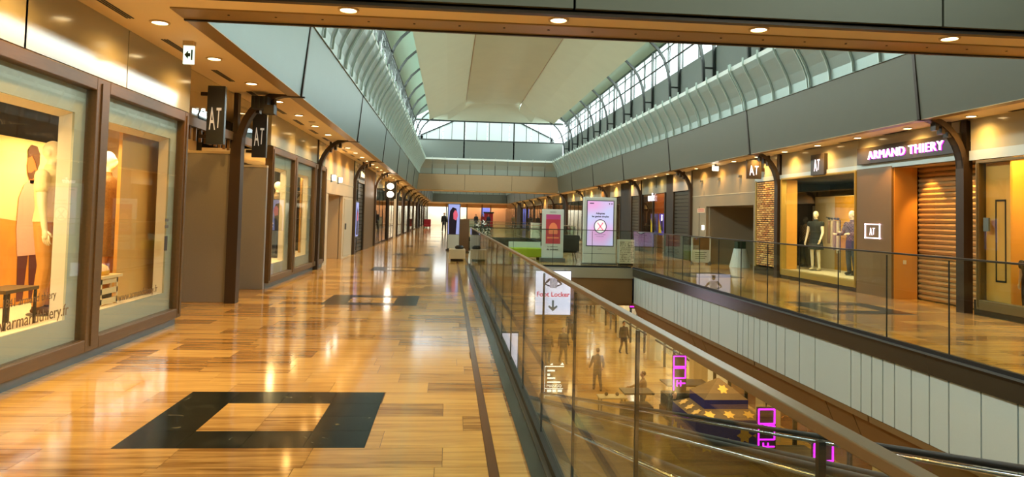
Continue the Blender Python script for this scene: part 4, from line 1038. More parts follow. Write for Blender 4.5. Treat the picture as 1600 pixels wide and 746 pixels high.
build(MB().box(RX - .1, 16.85, 2.72, RX + .01, 17.5, 3.24), 'sign_board', SIGNB, t, bevel=.006); at_mark(Vector((RX - .11, 17.17, 2.82)), (0, -1, 0), .42, SIGNW, t.children[0])
t = thing('blade_sign', 'dark blade sign with white lit monogram above the brick panel', 'sign', (RX - .25, 20.4, 2.8))
build(MB().box(RX - .55, 20.38, 2.78, RX - .1, 20.44, 3.34), 'sign_board', SIGNB, t, bevel=.004); box('arm', DARKTRIM, t, RX - .1, 20.39, 3.0, RX, 20.43, 3.1); at_mark(Vector((RX - .33, 20.37, 2.88)), (1, 0, 0), .42, SIGNW, t.children[0])
t = thing('wall_logo', 'glowing square outline logo with monogram on the taupe portal wall', 'sign', (RX - .05, 14.9, 1.2))
y0, y1, z0, z1 = 14.62, 15.18, 1.22, 1.54
fr = MB().box(RX - .06, y0, z0, RX - .045, y1, z0 + .025).box(RX - .06, y0, z1 - .025, RX - .045, y1, z1).box(RX - .06, y0, z0, RX - .045, y0 + .03, z1).box(RX - .06, y1 - .03, z0, RX - .045, y1, z1)
build(fr, 'outline', SIGNW, t); at_mark(Vector((RX - .055, 14.9, 1.29)), (0, -1, 0), .24, SIGNW, t, .62)
text('SOLDE', .09, (RX - .05, 14.9, .92), (0, -1, 0), mat('grey_lettering', (190, 180, 150), .5), 'lettering', t, depth=.002) if False else None
t = thing('shop_sign', 'white rounded lower-case lettering on the dark lintel of the far right shop', 'sign', (RX - .05, 32.1, 2.3))
text('undiz', .52, (RX - .06, 32.1, 2.38), (0, -1, 0), SIGNW, 'lettering', t, depth=.01, squash=.95)
box('pin', KICK, t, RX - .03, 31.5, 2.95, RX, 31.53, 3.35)
t = thing('shop_sign', 'small glowing script sign over the first shutter beyond the left plaster wall', 'sign', (LX + .06, 29.0, 2.9))
box('sign_board', SIGNB, t, LX, 28.1, 2.84, LX + .04, 29.9, 3.2); text('Histoire', .3, (LX + .05, 29, 2.93), (0, 1, 0), mat('sign_warm_lit', (255, 230, 170), .4, emit=3, ecol=(255, 226, 160)), 'lettering', t, depth=.01, shear=.2)
# double round lamp box on the far left
t = thing('lit_box_sign', 'black hanging box with two white lit discs on the far left shopfront', 'sign', (LX + .5, 36, 2.3))
box('sign_board', BLACK, t, LX + .3, 36, 2.25, LX + .85, 36.12, 3.1); box('arm', BLACK, t, LX, 36.03, 2.7, LX + .3, 36.09, 2.76)
for z in (2.47, 2.87): build(MB().prism([(LX + .575 + .17 * math.cos(k * math.pi / 8), 35.99, z + .15 * math.sin(k * math.pi / 8)) for k in range(16)], (0, .01, 0)), 'lit_disc', LAMPW, t, fixn=True)
for i, (y, lab) in enumerate(((10.4, 'nearer dark blade sign with pale monogram beside the first left column'), (12.75, 'farther dark blade sign with pale monogram before the second shop windows'))):
    t = thing('blade_sign', lab, 'sign', (-3.3, y, 2.4), group=None)
    build(MB().box(-3.42, y, 2.42, -3.08 - .1, y + .08, 3.24), 'sign_board', mat('blade_sign_slate', (58, 62, 66), .3), t, bevel=.004)
    for z in (2.5, 3.1): box('arm', DARKTRIM, t, -3.52, y + .02, z, -3.42, y + .06, z + .05)
    at_mark(Vector((-3.3, y - .008, 2.62)), (1, 0, 0), .46, mat('blade_mark', (236, 232, 214), .4, emit=.3), t.children[0], .27)
t = thing('spotlight_box', 'black spotlight box fixed on the first left column bracket', 'spotlight', (LX + .45, 11.95, 3.1))
box('housing', BLACK, t, LX + .3, 11.8, 3.14, LX + .55, 12.04, 3.34); box('housing', BLACK, t, LX + .5, 11.78, 3.06, LX + .66, 11.98, 3.2)
for k in range(3): box('fin', STEEL, t, LX + .32 + .08 * k, 11.79, 3.15, LX + .35 + .08 * k, 11.8, 3.33)
# window lettering on the left displays
INKW = mat('window_vinyl', (112, 84, 44), .5)
text('www.armandthiery.fr', .15, (LX + .012, 6.42, .5), (0, 1, 0), INKW, 'window_lettering', wA, depth=.001); text('depuis 1841 armand thiery', .1, (LX + .012, 6.3, .68), (0, 1, 0), INKW, 'window_lettering', wA, depth=.001)
text('www.armandthiery.fr', .12, (LX + .012, 8.6, .5), (0, 1, 0), INKW, 'window_lettering', wA, depth=.001)
box('door_sticker', INK, wA, LX + .008, 9.28, .98, LX + .011, 9.37, 1.16)
for z in (1.26, 1.34): box('door_sticker', mat('sticker_grey', (90, 84, 70), .5), wA, LX + .008, 9.27, z, LX + .011, 9.38, z + .035)

# ================================================================== PEOPLE AND MANNEQUINS
def remesh(mb, name, voxel, extra=None):
    me = mesh(mb, name); b = bmesh.new(); b.from_mesh(me); bmesh.ops.recalc_face_normals(b, faces=b.faces); b.to_mesh(me); b.free()
    o = D.objects.new('tmp', me); COL.objects.link(o)
    r = o.modifiers.new('r', 'REMESH'); r.mode = 'VOXEL'; r.voxel_size = voxel; r.use_smooth_shade = True
    sm_ = o.modifiers.new('s', 'SMOOTH'); sm_.factor = .5; sm_.iterations = 3
    m2 = D.meshes.new_from_object(o.evaluated_get(bpy.context.evaluated_depsgraph_get()))
    D.objects.remove(o); D.meshes.remove(me)
    if extra and extra.v:
        b = bmesh.new(); b.from_mesh(m2); vs = [b.verts.new(v) for v in extra.v]
        for f in extra.f:
            try: q = b.faces.new([vs[i] for i in f]); q.smooth = True
            except ValueError: pass
        b.to_mesh(m2); b.free()
    m2.name = name; m2.materials.clear()
    return m2
def limb(mb, pts, rad, n=10):
    for p, r in zip(pts, rad): mb.ball(p, r, 10, 6)
    for i in range(len(pts) - 1): mb.tube([pts[i], pts[i + 1]], [rad[i], rad[i + 1]], n)
def figure(name, label, cat, loc, rz, ht=1.75, skin=SKIN, top=None, sleeve=1.0, hem=.82, bottom=None, leg_end=.1, skirt=False, shoes=None, hair=None, long_hair=False,
           arms=((-.12, .25, .05), (.12, .25, .05)), stride=0.0, sit=False, lean=0.0, voxel=.014, group=None, base=None, bareh=False, plaid=None):
    """a standing (or sitting) figure facing local -y. arms: per side (forward swing, elbow bend, outward)"""
    t = thing(name, label, cat, loc, rz, group)
    k = ht / 1.78
    V = lambda x, y, z: Vector((x * k, y * k, z * k))
    dz = -.43 if sit else 0
    hipz, kz = .94 + dz, .5
    def tors(mb, g=0.0, z0=.84, z1=1.6):
        R = [(.80, .155, .10), (.94, .172, .118), (1.08, .142, .102), (1.2, .155, .112), (1.33, .178, .118), (1.42, .168, .094), (1.47, .10, .07)]
        R = [(z, a, b) for z, a, b in R if z >= z0]
        mb.loft([(0, (.012 - lean * (z - .94)) * k, (z + dz) * k, (a + g) * k, (b + g) * k) for z, a, b in R], 18)
    top_off = -lean * .5
    sh = [V(s * .19, .01 + top_off * .9, 1.41 + dz) for s in (-1, 1)]
    A = []
    for s, p, (sw, be, ou) in zip((-1, 1), sh, arms):
        e = p + V(s * (.03 + .25 * math.sin(ou)), -.29 * math.sin(sw), -.29 * math.cos(sw) * math.cos(ou) )
        w = e + V(s * (.02 + .2 * math.sin(ou) - .05 * be), -.25 * math.sin(sw + be), -.25 * math.cos(sw + be))
        A.append((p, e, w))
    Lg = []
    for s in (-1, 1):
        h_ = V(s * .09, .01, .9 + dz)
        if sit: kn = V(s * .12, -.42, .5); an = V(s * .12, -.4, .09)
        else: kn = V(s * .1, -.02 - s * stride * .25, .5); an = V(s * .105, .03 - s * stride * .55 + (.06 if s * stride < 0 else 0), .09)
        Lg.append((h_, kn, an))
    mb = MB(); tors(mb)
    limb(mb, [V(0, .015 + top_off, 1.45 + dz), V(0, .005 + top_off, 1.56 + dz)], [.058 * k, .052 * k])
    hc = V(0, -.005 + top_off * 1.05, 1.665 + dz)
    mb.ball(hc + V(0, .012, .015), (.076 * k, .097 * k, .105 * k), 16, 12); mb.ball(hc + V(0, -.035, -.055), (.05 * k, .052 * k, .06 * k), 12, 8)
    mb.ball(hc + V(0, -.102, -.02), (.013 * k, .02 * k, .026 * k), 8, 6); mb.ball(hc + V(0, -.085, -.062), (.024 * k, .014 * k, .009 * k), 8, 6); mb.ball(hc + V(0, -.088, .022), (.045 * k, .014 * k, .01 * k), 8, 6)
    for s in (-1, 1): mb.ball(hc + V(s * .076, .012, -.01), (.012 * k, .02 * k, .032 * k), 8, 6)
    ext = MB()
    for s, (p, e, w) in zip((-1, 1), A):
        limb(mb, [p, p.lerp(e, .5), e, w], [.056 * k, .05 * k, .041 * k, .028 * k])
        d = (w - e).normalized(); side_ = Vector((1, 0, 0)); side_ = (side_ - d * side_.dot(d)).normalized(); fr = d.cross(side_)
        pc = w + d * .05 * k
        limb(mb, [w, pc, w + d * .085 * k], [.026 * k, .03 * k, .028 * k])
        wd = Vector((0, -1, 0)); wd = (wd - d * wd.dot(d)); wd = wd.normalized() if wd.length > .1 else side_
        cu = d.cross(wd)
        if cu.dot(Vector((-s, 0, 0))) < 0: cu = -cu
        for i, ln in enumerate((.07, .08, .075, .058)):
            b0 = w + d * .088 * k + wd * ((1.5 - i) * .0175 * k)
            ext.tube([b0 - d * .02 * k, b0 + d * ln * .55 * k + cu * .006 * k, b0 + d * ln * .85 * k + cu * .02 * k, b0 + d * ln * 1.02 * k + cu * .036 * k], [.0095 * k, .009 * k, .008 * k, .006 * k], 6)
        b0 = w + d * .035 * k + wd * .022 * k
        ext.tube([b0, b0 + wd * .026 * k + d * .03 * k, b0 + wd * .03 * k + d * .06 * k + cu * .012 * k], [.011 * k, .0095 * k, .007 * k], 6)
    for (h_, kn, an) in Lg:
        limb(mb, [h_, h_.lerp(kn, .5), kn, kn.lerp(an, .35) + V(0, .012, 0), an], [.088 * k, .074 * k, .054 * k, .052 * k, .036 * k])
        mb.ball(an + V(0, -.055, -.05), (.042 * k, .12 * k, .036 * k), 12, 8); mb.ball(an + V(0, .0, -.03), (.036 * k, .05 * k, .045 * k), 10, 6)
    me = remesh(mb, 'body', voxel, ext); me.materials.append(skin)
    o = D.objects.new('body', me); COL.objects.link(o); o.parent = t
    def cloth(nm, m_, mt):
        me_ = remesh(m_, nm, voxel * 1.1); me_.materials.append(mt); q = D.objects.new(nm, me_); COL.objects.link(q); q.parent = t; return q
    if bottom:
        m_ = MB()
        if skirt:
            m_.loft([(0, .012 * k, leg_end * k, .24 * k, .2 * k), (0, .012 * k, (leg_end + .94) / 2 * k, .215 * k, .165 * k), (0, .012 * k, .95 * k, .185 * k, .13 * k), (0, .012 * k, 1.1 * k, .155 * k, .115 * k)], 18)
        else:
            m_.loft([(0, .012 * k, (z + dz) * k, a * k, b * k) for z, a, b in ((.8, .165, .112), (.94, .184, .13), (1.04, .165, .118))], 16)
            for (h_, kn, an) in Lg:
                f = max(0, min(1, (.5 - leg_end) / .41)) if leg_end < .5 else None
                if f is None: e_ = h_.lerp(kn, (.9 - leg_end) / .4); limb(m_, [h_, e_], [.1 * k, .085 * k])
                else: limb(m_, [h_, h_.lerp(kn, .5), kn, kn.lerp(an, f)], [.1 * k, .09 * k, .072 * k, .062 * k])
        cloth('skirt' if skirt else 'trousers', m_, bottom)
    if top:
        m_ = MB(); tors(m_, .018, hem if hem >= .8 else .8)
        if hem < .8: m_.loft([(0, .012 * k, (hem + dz) * k, .215 * k, .16 * k), (0, .012 * k, (.94 + dz) * k, .195 * k, .14 * k)], 16)
        for (p, e, w) in A:
            if sleeve > .6: limb(m_, [p, p.lerp(e, .5), e, e.lerp(w, .92)], [.07 * k, .066 * k, .056 * k, .046 * k])
            elif sleeve > 0: limb(m_, [p, p.lerp(e, sleeve)], [.07 * k, .066 * k])
        limb(m_, [V(0, .015 + top_off, 1.45 + dz), V(0, .012 + top_off, 1.5 + dz)], [.072 * k, .066 * k])
        q = cloth('top', m_, top)
    if shoes:
        m_ = MB()
        for (h_, kn, an) in Lg: m_.ball(an + V(0, -.058, -.052), (.05 * k, .135 * k, .04 * k), 12, 8); m_.ball(an + V(0, 0, -.02), (.045 * k, .058 * k, .05 * k), 10, 6)
        cloth('shoes', m_, shoes)
    if hair:
        m_ = MB(); m_.ball(hc + V(0, .026, .03), (.083 * k, .1 * k, .103 * k), 14, 10)
        if long_hair: m_.ball(hc + V(0, .07, -.08), (.085 * k, .055 * k, .15 * k), 12, 8)
        cloth('hair', m_, hair)
    if base:
        build(MB().lathe((0, 0, -.012), [(.17 * k, 0), (.17 * k, .012)], 20), 'stand_base', KICK, t, local=True)
    return t
def cm(n, c, **k): return mat(n, c, .8, noise=k.get('noise', .12), nscale=k.get('ns', 30))
def plaid_mat(name, a, b):
    m = D.materials.new(name); m.use_nodes = True; nt = m.node_tree; bs = nt.nodes['Principled BSDF']; tc = nt.nodes.new('ShaderNodeTexCoord')
    ck = nt.nodes.new('ShaderNodeTexChecker'); ck.inputs['Scale'].default_value = 26; ck.inputs[1].default_value = lin(a) + (1,); ck.inputs[2].default_value = lin(b) + (1,)
    nt.links.new(tc.outputs['Object'], ck.inputs[0]); nt.links.new(ck.outputs[0], bs.inputs['Base Color']); bs.inputs['Roughness'].default_value = .85
    return m
PI = math.pi
cream = cm('cream_polo', (240, 222, 176)); khaki = cm('khaki_trousers', (206, 150, 76)); tanf = cm('tan_speckled_coat', (140, 104, 52), noise=.6, ns=60); hairb = cm('dark_hair', (36, 26, 20)); navy = cm('navy_cloth', (34, 40, 58)); grey = cm('charcoal_cloth', (56, 54, 52)); shoeb = cm('black_shoes', (24, 22, 20))
brownh = cm('brown_hair', (96, 60, 30)); blackj = cm('black_jacket', (42, 40, 38)); olive = cm('olive_jacket', (86, 80, 56)); jeans = cm('grey_jeans', (66, 66, 72)); tanp = cm('tan_jacket', (150, 116, 76))
# left windows
figure('mannequin', 'white male mannequin in cream polo shirt and tan trousers in the nearest left window', 'mannequin', (-3.98, 7.62, .43), PI * .52, 1.72, MANN, cream, .45, .84, khaki, .12, shoes=cm('brown_shoes', (70, 44, 24)), arms=((.1, .1, .05), (.28, .35, .08)), voxel=.009, base=True)
figure('mannequin', 'mannequin in brown speckled coat half hidden behind the left window post', 'mannequin', (-4.1, 9.06, .43), PI * .5, 1.74, MANN, tanf, 1, .5, khaki, .1, shoes=shoeb, voxel=.012, base=True)
figure('mannequin', 'mannequin in a dark jacket in the second group of left windows', 'mannequin', (-4.0, 17.3, .43), PI * .4, 1.76, MANN, cm('dark_plaid_jacket', (92, 84, 70), noise=.5), 1, .8, navy, .1, shoes=shoeb, voxel=.013, base=True)
# right windows
figure('mannequin', 'female mannequin in a short dark dress in the right display window', 'mannequin', (9.9, 18.85, .26), PI * -.3, 1.6, MANN, cm('dark_green_dress', (40, 48, 46)), 0.2, .9, MATS['dark_green_dress'], .62, True, arms=((.05, .2, .1), (.15, .5, .05)), voxel=.012, base=True)
figure('mannequin', 'mannequin in plaid shirt and dark trousers at the near side of the right display', 'mannequin', (10.0, 17.25, .26), PI * -.4, 1.6, MANN, plaid_mat('mauve_plaid', (120, 92, 86), (70, 54, 66)), 1, .86, navy, .08, shoes=shoeb, arms=((.3, 1.2, .1), (.3, 1.3, .1)), voxel=.012, base=True)
figure('mannequin', 'second mannequin in plaid shirt partly behind the plaid one in the right display', 'mannequin', (10.5, 17.82, .26), PI * -.45, 1.66, MANN, plaid_mat('grey_plaid', (110, 96, 92), (64, 58, 70)), 1, .86, grey, .08, shoes=shoeb, arms=((.3, 1.2, .1), (.1, .3, .1)), voxel=.013, base=True)
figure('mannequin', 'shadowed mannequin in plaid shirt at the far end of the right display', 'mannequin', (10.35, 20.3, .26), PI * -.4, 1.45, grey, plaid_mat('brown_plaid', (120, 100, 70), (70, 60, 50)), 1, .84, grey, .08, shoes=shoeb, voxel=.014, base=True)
figure('mannequin', 'small mannequin in navy clothes at the right edge of the nearest right shop', 'mannequin', (9.68, 11.35, .02), PI * -.4, 1.16, MANN, navy, .4, .84, navy, .1, hair=brownh, long_hair=True, shoes=shoeb, voxel=.012, base=True)
figure('mannequin', 'mannequin in orange nightwear in the dark far right shop window', 'mannequin', (9.6, 31.35, .05), PI * -.4, 1.68, MANN, cm('orange_nightwear', (226, 110, 50)), .3, .6, None, voxel=.016, base=True)
# people on the lower floor
pl = [
    ('person seen from behind in black jacket standing alone on the lower floor', (6.3, 29.9), .1, 1.74, blackj, jeans, dict(stride=.25, arms=((.1, .5, .2), (.1, .5, .2)), hair=brownh)),
    ('person in light grey jacket walking beside another far on the lower floor', (5.75, 35.4), .2, 1.74, grey, grey, dict(stride=.3, hair=hairb)),
    ('person in dark coat on the left of the far walking pair', (4.95, 35.2), 0, 1.66, olive, grey, dict(stride=-.3, hair=hairb, hem=.6, long_hair=True)),
    ('person in tan jacket stretching one arm out towards a table', (7.05, 25.6), -PI * .55, 1.7, tanp, jeans, dict(arms=((.2, .3, .1), (1.2, .1, .1)), hair=brownh)),
    ('person in dark coat standing between the ramps and the blue tent', (7.25, 22.6), PI * .1, 1.72, blackj, jeans, dict(hair=hairb, hem=.6, long_hair=True)),
    ('person in dark jacket sitting nearest the moving ramps on the lower floor', (5.05, 18.5), PI, 1.8, grey, grey, dict(hair=hairb, sit=True, arms=((.5, .9, .1), (.5, .9, .1)))),
    ('distant person with a bag near the bright lower shop windows', (9.4, 38.0), .3, 1.7, blackj, grey, dict(stride=.3, hair=hairb)),
    ('distant person in dark coat left of the bright lower shop windows', (7.2, 42.0), .3, 1.7, grey, blackj, dict(stride=.3, hair=hairb))]
for lab, (x, y), rz, ht, tp, bt, kw in pl:
    figure('person', lab, 'person', (x, y, ZL + .006), rz + (PI if 'behind' in lab else 0), ht, SKIN, tp, 1, kw.pop('hem', .82), bt, .1, shoes=shoeb, voxel=.018, **kw)
# people far along the upper floor
far = [((-.45, 66), 'person in black pushing ahead far down the left walkway', blackj), ((.15, 69), 'second person in dark clothes far down the left walkway', grey), ((3.4, 92), 'distant person in dark clothes left of the bright far shops group', blackj), ((4.3, 93), 'distant person in dark red top in the far group', cm('dark_red_top', (130, 40, 36))), ((5.1, 94), 'distant person in navy at the right of the far group', navy), ((8.0, 90), 'distant person before the orange far shop', olive), ((8.7, 78), 'distant person in grey by the far right shopfronts', grey)]
for (x, y), lab, tp in far:
    figure('person', lab, 'person', (x, y, .004), .2, 1.75, SKIN, tp, 1, .82, jeans, .1, shoes=shoeb, hair=hairb, stride=.3, voxel=.024)

# ================================================================== FURNITURE, SCREENS, DISPLAY PROPS
# backdrop of the nearest window: pale sky over ochre hills with a printed figure
t = thing('backdrop', 'pale printed backdrop with ochre hills and a printed man behind the nearest mannequin', 'backdrop', (-4.62, 7.7, .43))
bk_ = box('board', mat('backdrop_cream', (250, 230, 160), .7), t, -4.66, 6.0, .43, -4.62, 9.0, 2.22)
hill = mat('backdrop_ochre', (226, 150, 50), .7, noise=.35, nscale=4)
build(MB().prism([(-4.618, 6.0, .43), (-4.618, 9.0, .43), (-4.618, 9.0, .8), (-4.618, 8.5, 1.0), (-4.618, 8.3, 1.32), (-4.618, 7.9, 1.36), (-4.618, 7.2, 1.42), (-4.618, 6.0, 1.3)], (.003, 0, 0)), 'hills_print', hill, bk_, fixn=True)
Y0 = 8.42
def pr2(nm, m_, pts, x=-4.612): build(MB().prism([(x, Y0 + a, b) for a, b in pts], (.002, 0, 0)), nm, m_, bk_, fixn=True)
PRJ = mat('print_pink', (226, 176, 150), .7); PRM = mat('print_maroon', (92, 40, 40), .7)
pr2('printed_jacket', PRJ, [(-.2, .95), (.22, .95), (.26, 1.25), (.25, 1.58), (.18, 1.72), (.08, 1.78), (-.05, 1.78), (-.14, 1.72), (-.22, 1.58), (-.24, 1.25)])
pr2('printed_legs', PRM, [(-.17, .46), (-.06, .46), (.0, .95), (-.19, .95)]); pr2('printed_legs', PRM, [(.06, .46), (.17, .46), (.21, .95), (.02, .95)])
pr2('printed_head', mat('print_skin', (190, 112, 52), .7), [(-.03, 1.74), (.07, 1.74), (.08, 1.82), (.11, 1.9), (.11, 2.0), (.06, 2.1), (-.04, 2.1), (-.09, 2.0), (-.1, 1.94), (-.085, 1.86), (-.05, 1.81)])
pr2('printed_hair', mat('print_hair', (96, 56, 26), .7), [(-.09, 2.02), (-.02, 2.05), (.05, 1.98), (.09, 1.9), (.13, 1.96), (.13, 2.08), (.07, 2.16), (-.04, 2.17), (-.1, 2.11)], -4.608)
pr2('printed_beard', MATS['print_hair'], [(-.085, 1.86), (-.02, 1.86), (.05, 1.9), (.06, 1.83), (.0, 1.79), (-.05, 1.8)], -4.608)
t = thing('side_table', 'low dark side table at the left edge of the nearest window display', 'table', (-3.85, 6.75, .43))
box('table_top', WOOD, t, -4.0, 6.5, .74, -3.72, 7.0, .77)
for x in (-3.98, -3.75):
    for y in (6.52, 6.97): box('leg', DARKTRIM, t, x, y, .43, x + .02, y + .02, .74)
t = thing('standing_board', 'plain ochre standing board in the second left window', 'board', (-3.78, 9.2, .43))
box('board', mat('ochre_board', (214, 160, 78), .55, noise=.15, nscale=2), t, -3.82, 8.68, .43, -3.78, 9.72, 2.5)
def crate(x, y, z, lab):
    t = thing('wooden_crate', lab, 'crate', (x, y, z)); m1 = mat('pale_crate_wood', (226, 196, 140), .6, noise=.1)
    for dy in (-.2, .17):
        for dx in (-.14, .11): box('post', m1, t, x + dx, y + dy, z, x + dx + .03, y + dy + .03, z + .3)
    for zz in (.02, .13, .24):
        box('slat', m1, t, x + .12, y - .2, z + zz, x + .14, y + .2, z + zz + .06); box('slat', m1, t, x - .14, y - .2, z + zz, x - .12, y + .2, z + zz + .06)
    box('lid', m1, t, x - .17, y - .24, z + .3, x + .17, y + .24, z + .33)
crate(-3.82, 8.3, .43, 'pale wooden crate beside the post in the second left window')
single(MB().loft([(-3.82, 8.25, .762, .13, .17), (-3.82, 8.25, .8, .14, .18), (-3.82, 8.25, .85, .12, .16), (-3.82, 8.25, .88, .06, .1)], 16), 'folded_cloth', cm('yellow_cloth', (226, 166, 40)), 'folded yellow cloth on the pale crate in the second left window', 'cloth', smooth=True)
crate(-3.9, 15.5, .43, 'pale wooden crate in the second group of left windows')
t = thing('standing_board', 'ochre standing board behind the mannequin of the second left windows', 'board', (-4.3, 16, .43)); box('board', MATS['ochre_board'], t, -4.34, 15.6, .43, -4.3, 17.0, 2.3)
t = thing('standing_board', 'ochre board filling the middle pane of the second left windows', 'board', (-3.9, 17.9, .43)); box('board', MATS['ochre_board'], t, -3.94, 17.9, .43, -3.9, 18.9, 2.5)
t = thing('standing_board', 'ochre board in the narrow last pane of the second left windows', 'board', (-3.9, 19.9, .43)); box('board', MATS['ochre_board'], t, -3.94, 19.5, .43, -3.9, 20.5, 2.5)
# right display backdrop with painted gold and a portrait, clothes rail
t = thing('backdrop', 'pale backdrop with painted gold streak and a portrait in the right display', 'backdrop', (10.75, 19.4, .25))
bk_ = box('board', mat('backdrop_sand', (226, 206, 160), .7), t, 10.75, 17.6, .25, 10.79, 20.5, 2.3)
box('gold_print', mat('gold_paint', (226, 160, 30), .6, noise=.5, nscale=3), bk_, 10.746, 18.2, .25, 10.75, 19.4, 2.28)
build(MB().prism([(10.742, 18.05, 1.5), (10.742, 17.72, 1.5), (10.742, 17.7, 2.0), (10.742, 17.8, 2.2), (10.742, 17.95, 2.2), (10.742, 18.08, 2.0)], (.003, 0, 0)), 'portrait_hair', mat('portrait_dark', (66, 48, 40), .7), bk_, fixn=True)
build(MB().prism([(10.738, 18.0, 1.7), (10.738, 17.82, 1.7), (10.738, 17.8, 1.95), (10.738, 17.88, 2.1), (10.738, 17.98, 2.05)], (.003, 0, 0)), 'portrait_face', mat('portrait_skin', (206, 160, 120), .7), bk_, fixn=True)
t = thing('picture', 'small framed print hanging in the dark far corner of the right display', 'picture', (10.9, 20.7, 1.6)); box('frame', DARKTRIM, t, 10.86, 20.94, 1.5, 11.3, 20.97, 2.1); box('print', mat('print_pale', (190, 180, 160), .6), t, 10.9, 20.93, 1.55, 11.26, 20.945, 2.05)
t = thing('clothes_rail', 'slim rail with a few hanging pale scarves in the right display', 'clothes rail', (10.2, 18.5, .25))
build(MB().tube([(10.2, 18.15, .25), (10.2, 18.15, 1.62), (10.2, 18.85, 1.7)], .014, 6), 'rail', STEEL, t)
for i in range(4):
    y = 18.25 + .15 * i
    build(MB().ball((10.2, y, 1.66), (.03, .05, .03), 8, 6), 'hook', STEEL, t); box('scarf', cm(('scarf_a', 'scarf_b')[i % 2], ((206, 190, 150), (150, 120, 100))[i % 2]), t, 10.17, y - .03, .75 + .08 * i, 10.23, y + .03, 1.6)
# posters of the dark shop
for i, (y0, y1, c, lab) in enumerate(((31.05, 31.85, (96, 70, 190), 'violet and yellow poster nearest the orange mannequin'), (32.1, 33.2, (60, 60, 120), 'dark violet poster farther from the orange mannequin'))):
    t = thing('poster', lab, 'poster', (9.4, (y0 + y1) / 2, .9)); box('sheet', mat('poster_violet%d' % i, c, .5, emit=.5), t, 9.4, y0, .85, 9.43, y1, 1.8)
    build(MB().prism([(9.398, y1, 1.6), (9.398, (y0 + y1) / 2, .95), (9.398, y1, .95)], (.002, 0, 0)), 'yellow_print', mat('poster_yellow', (220, 190, 40), .5, emit=.3), t, fixn=True)
    build(MB().prism([(9.396, y0 + .15, 1.0), (9.396, y1 - .25, 1.1), (9.396, y1 - .3, 1.6), (9.396, y0 + .3, 1.65)], (.002, 0, 0)), 'figure_print', mat('poster_dark', (50, 26, 50), .5), t, fixn=True)
    if i == 0: box('white_bottle', LAMPW, t, 9.38, y0 + .32, 1.5, 9.396, y0 + .4, 1.75)
# poster stand, screen totem, bin, armchair and bench on the bridge
white_s = mat('white_stand', (206, 212, 204), .4)
t = thing('poster_stand', 'white poster stand with red arched picture on the bridge', 'poster stand', (3.54, 24.6, 0))
build(MB().box(3.17, 24.55, .14, 3.91, 24.62, 1.8), 'board', white_s, t, bevel=.01); box('base', KICK, t, 3.12, 24.4, .002, 3.96, 24.78, .14)
box('picture', mat('poster_red', (166, 54, 60), .5, noise=.2, nscale=4, emit=.25), t, 3.3, 24.543, .62, 3.8, 24.55, 1.62); box('picture_top', mat('poster_magenta', (170, 60, 110), .5, emit=.25), t, 3.3, 24.541, 1.45, 3.8, 24.543, 1.62)
ar = MB(); ar.prism([(3.55 + .15 * math.cos(a), 24.54, 1.12 + .22 * math.sin(a)) for a in [PI * k / 10 for k in range(11)]] + [(3.4, 24.54, .95), (3.7, 24.54, .95)], (0, -.002, 0)); build(ar, 'arch_print', mat('poster_orange', (214, 120, 80), .5, emit=.25), t, fixn=True)
for zz, w in ((1.0, .16), (.8, .2)): box('arch_print', MATS['poster_orange'], t, 3.55 - w, 24.539, zz, 3.55 + w, 24.541, zz + .05)
text('La collection', .07, (3.54, 24.545, .5), (1, 0, 0), INK, 'lettering', t, depth=.001); text('du moment', .085, (3.54, 24.545, .4), (1, 0, 0), INK, 'lettering', t, depth=.001, bold=.002); text('exposition', .05, (3.54, 24.545, 1.69), (1, 0, 0), INK, 'lettering', t, depth=.001)
def screen_mat():
    m = D.materials.new('lilac_screen'); m.use_nodes = True; nt = m.node_tree; b = nt.nodes['Principled BSDF']; tc = nt.nodes.new('ShaderNodeTexCoord'); n = nt.nodes.new('ShaderNodeTexNoise'); n.inputs['Scale'].default_value = 1.4; n.inputs['Detail'].default_value = 0
    r = nt.nodes.new('ShaderNodeValToRGB'); e = r.color_ramp.elements; e[0].position = .35; e[0].color = lin((240, 170, 226)) + (1,); e[1].position = .65; e[1].color = lin((206, 208, 250)) + (1,)
    nt.links.new(tc.outputs['Object'], n.inputs['Vector']); nt.links.new(n.outputs[0], r.inputs[0]); nt.links.new(r.outputs[0], b.inputs['Emission Color']); b.inputs['Emission Strength'].default_value = .95; b.inputs['Base Color'].default_value = (.1, .1, .1, 1); b.inputs['Roughness'].default_value = .2
    return m
t = thing('screen_totem', 'white upright totem with lilac lit screen showing a red cross in a circle', 'screen', (4.95, 23.6, 0))
build(MB().box(4.41, 23.52, .02, 5.5, 23.7, 2.22), 'casing', white_s, t, bevel=.012); box('plinth', KICK, t, 4.38, 23.5, .002, 5.53, 23.72, .06); box('casing_line', KICK, t, 4.41, 23.515, .36, 5.5, 23.52, .37)
box('bezel', mat('screen_bezel', (96, 100, 112), .3), t, 4.5, 23.512, .6, 5.42, 23.52, 2.12); box('screen', screen_mat(), t, 4.53, 23.508, .63, 5.39, 23.512, 2.09)
scr = mat('screen_ink', (40, 30, 60), .5); red_ = mat('screen_red', (230, 40, 110), .4, emit=.6, ecol=(226, 30, 100))
sc_ = t.children[-1]
text('Adoptez', .085, (4.96, 23.505, 1.66), (1, 0, 0), scr, 'lettering', sc_, depth=.001, bold=.003); text('les gestes simples', .08, (4.96, 23.505, 1.56), (1, 0, 0), scr, 'lettering', sc_, depth=.001, bold=.003)
text('lavez-vous les mains', .045, (4.96, 23.505, .98), (1, 0, 0), scr, 'lettering', t, depth=.001); text('tous les jours', .045, (4.96, 23.505, .92), (1, 0, 0), scr, 'lettering', t, depth=.001)
rg = MB(); cc = [(4.96 + .2 * math.cos(2 * PI * k / 28), 23.504, 1.26 + .22 * math.sin(2 * PI * k / 28)) for k in range(29)]
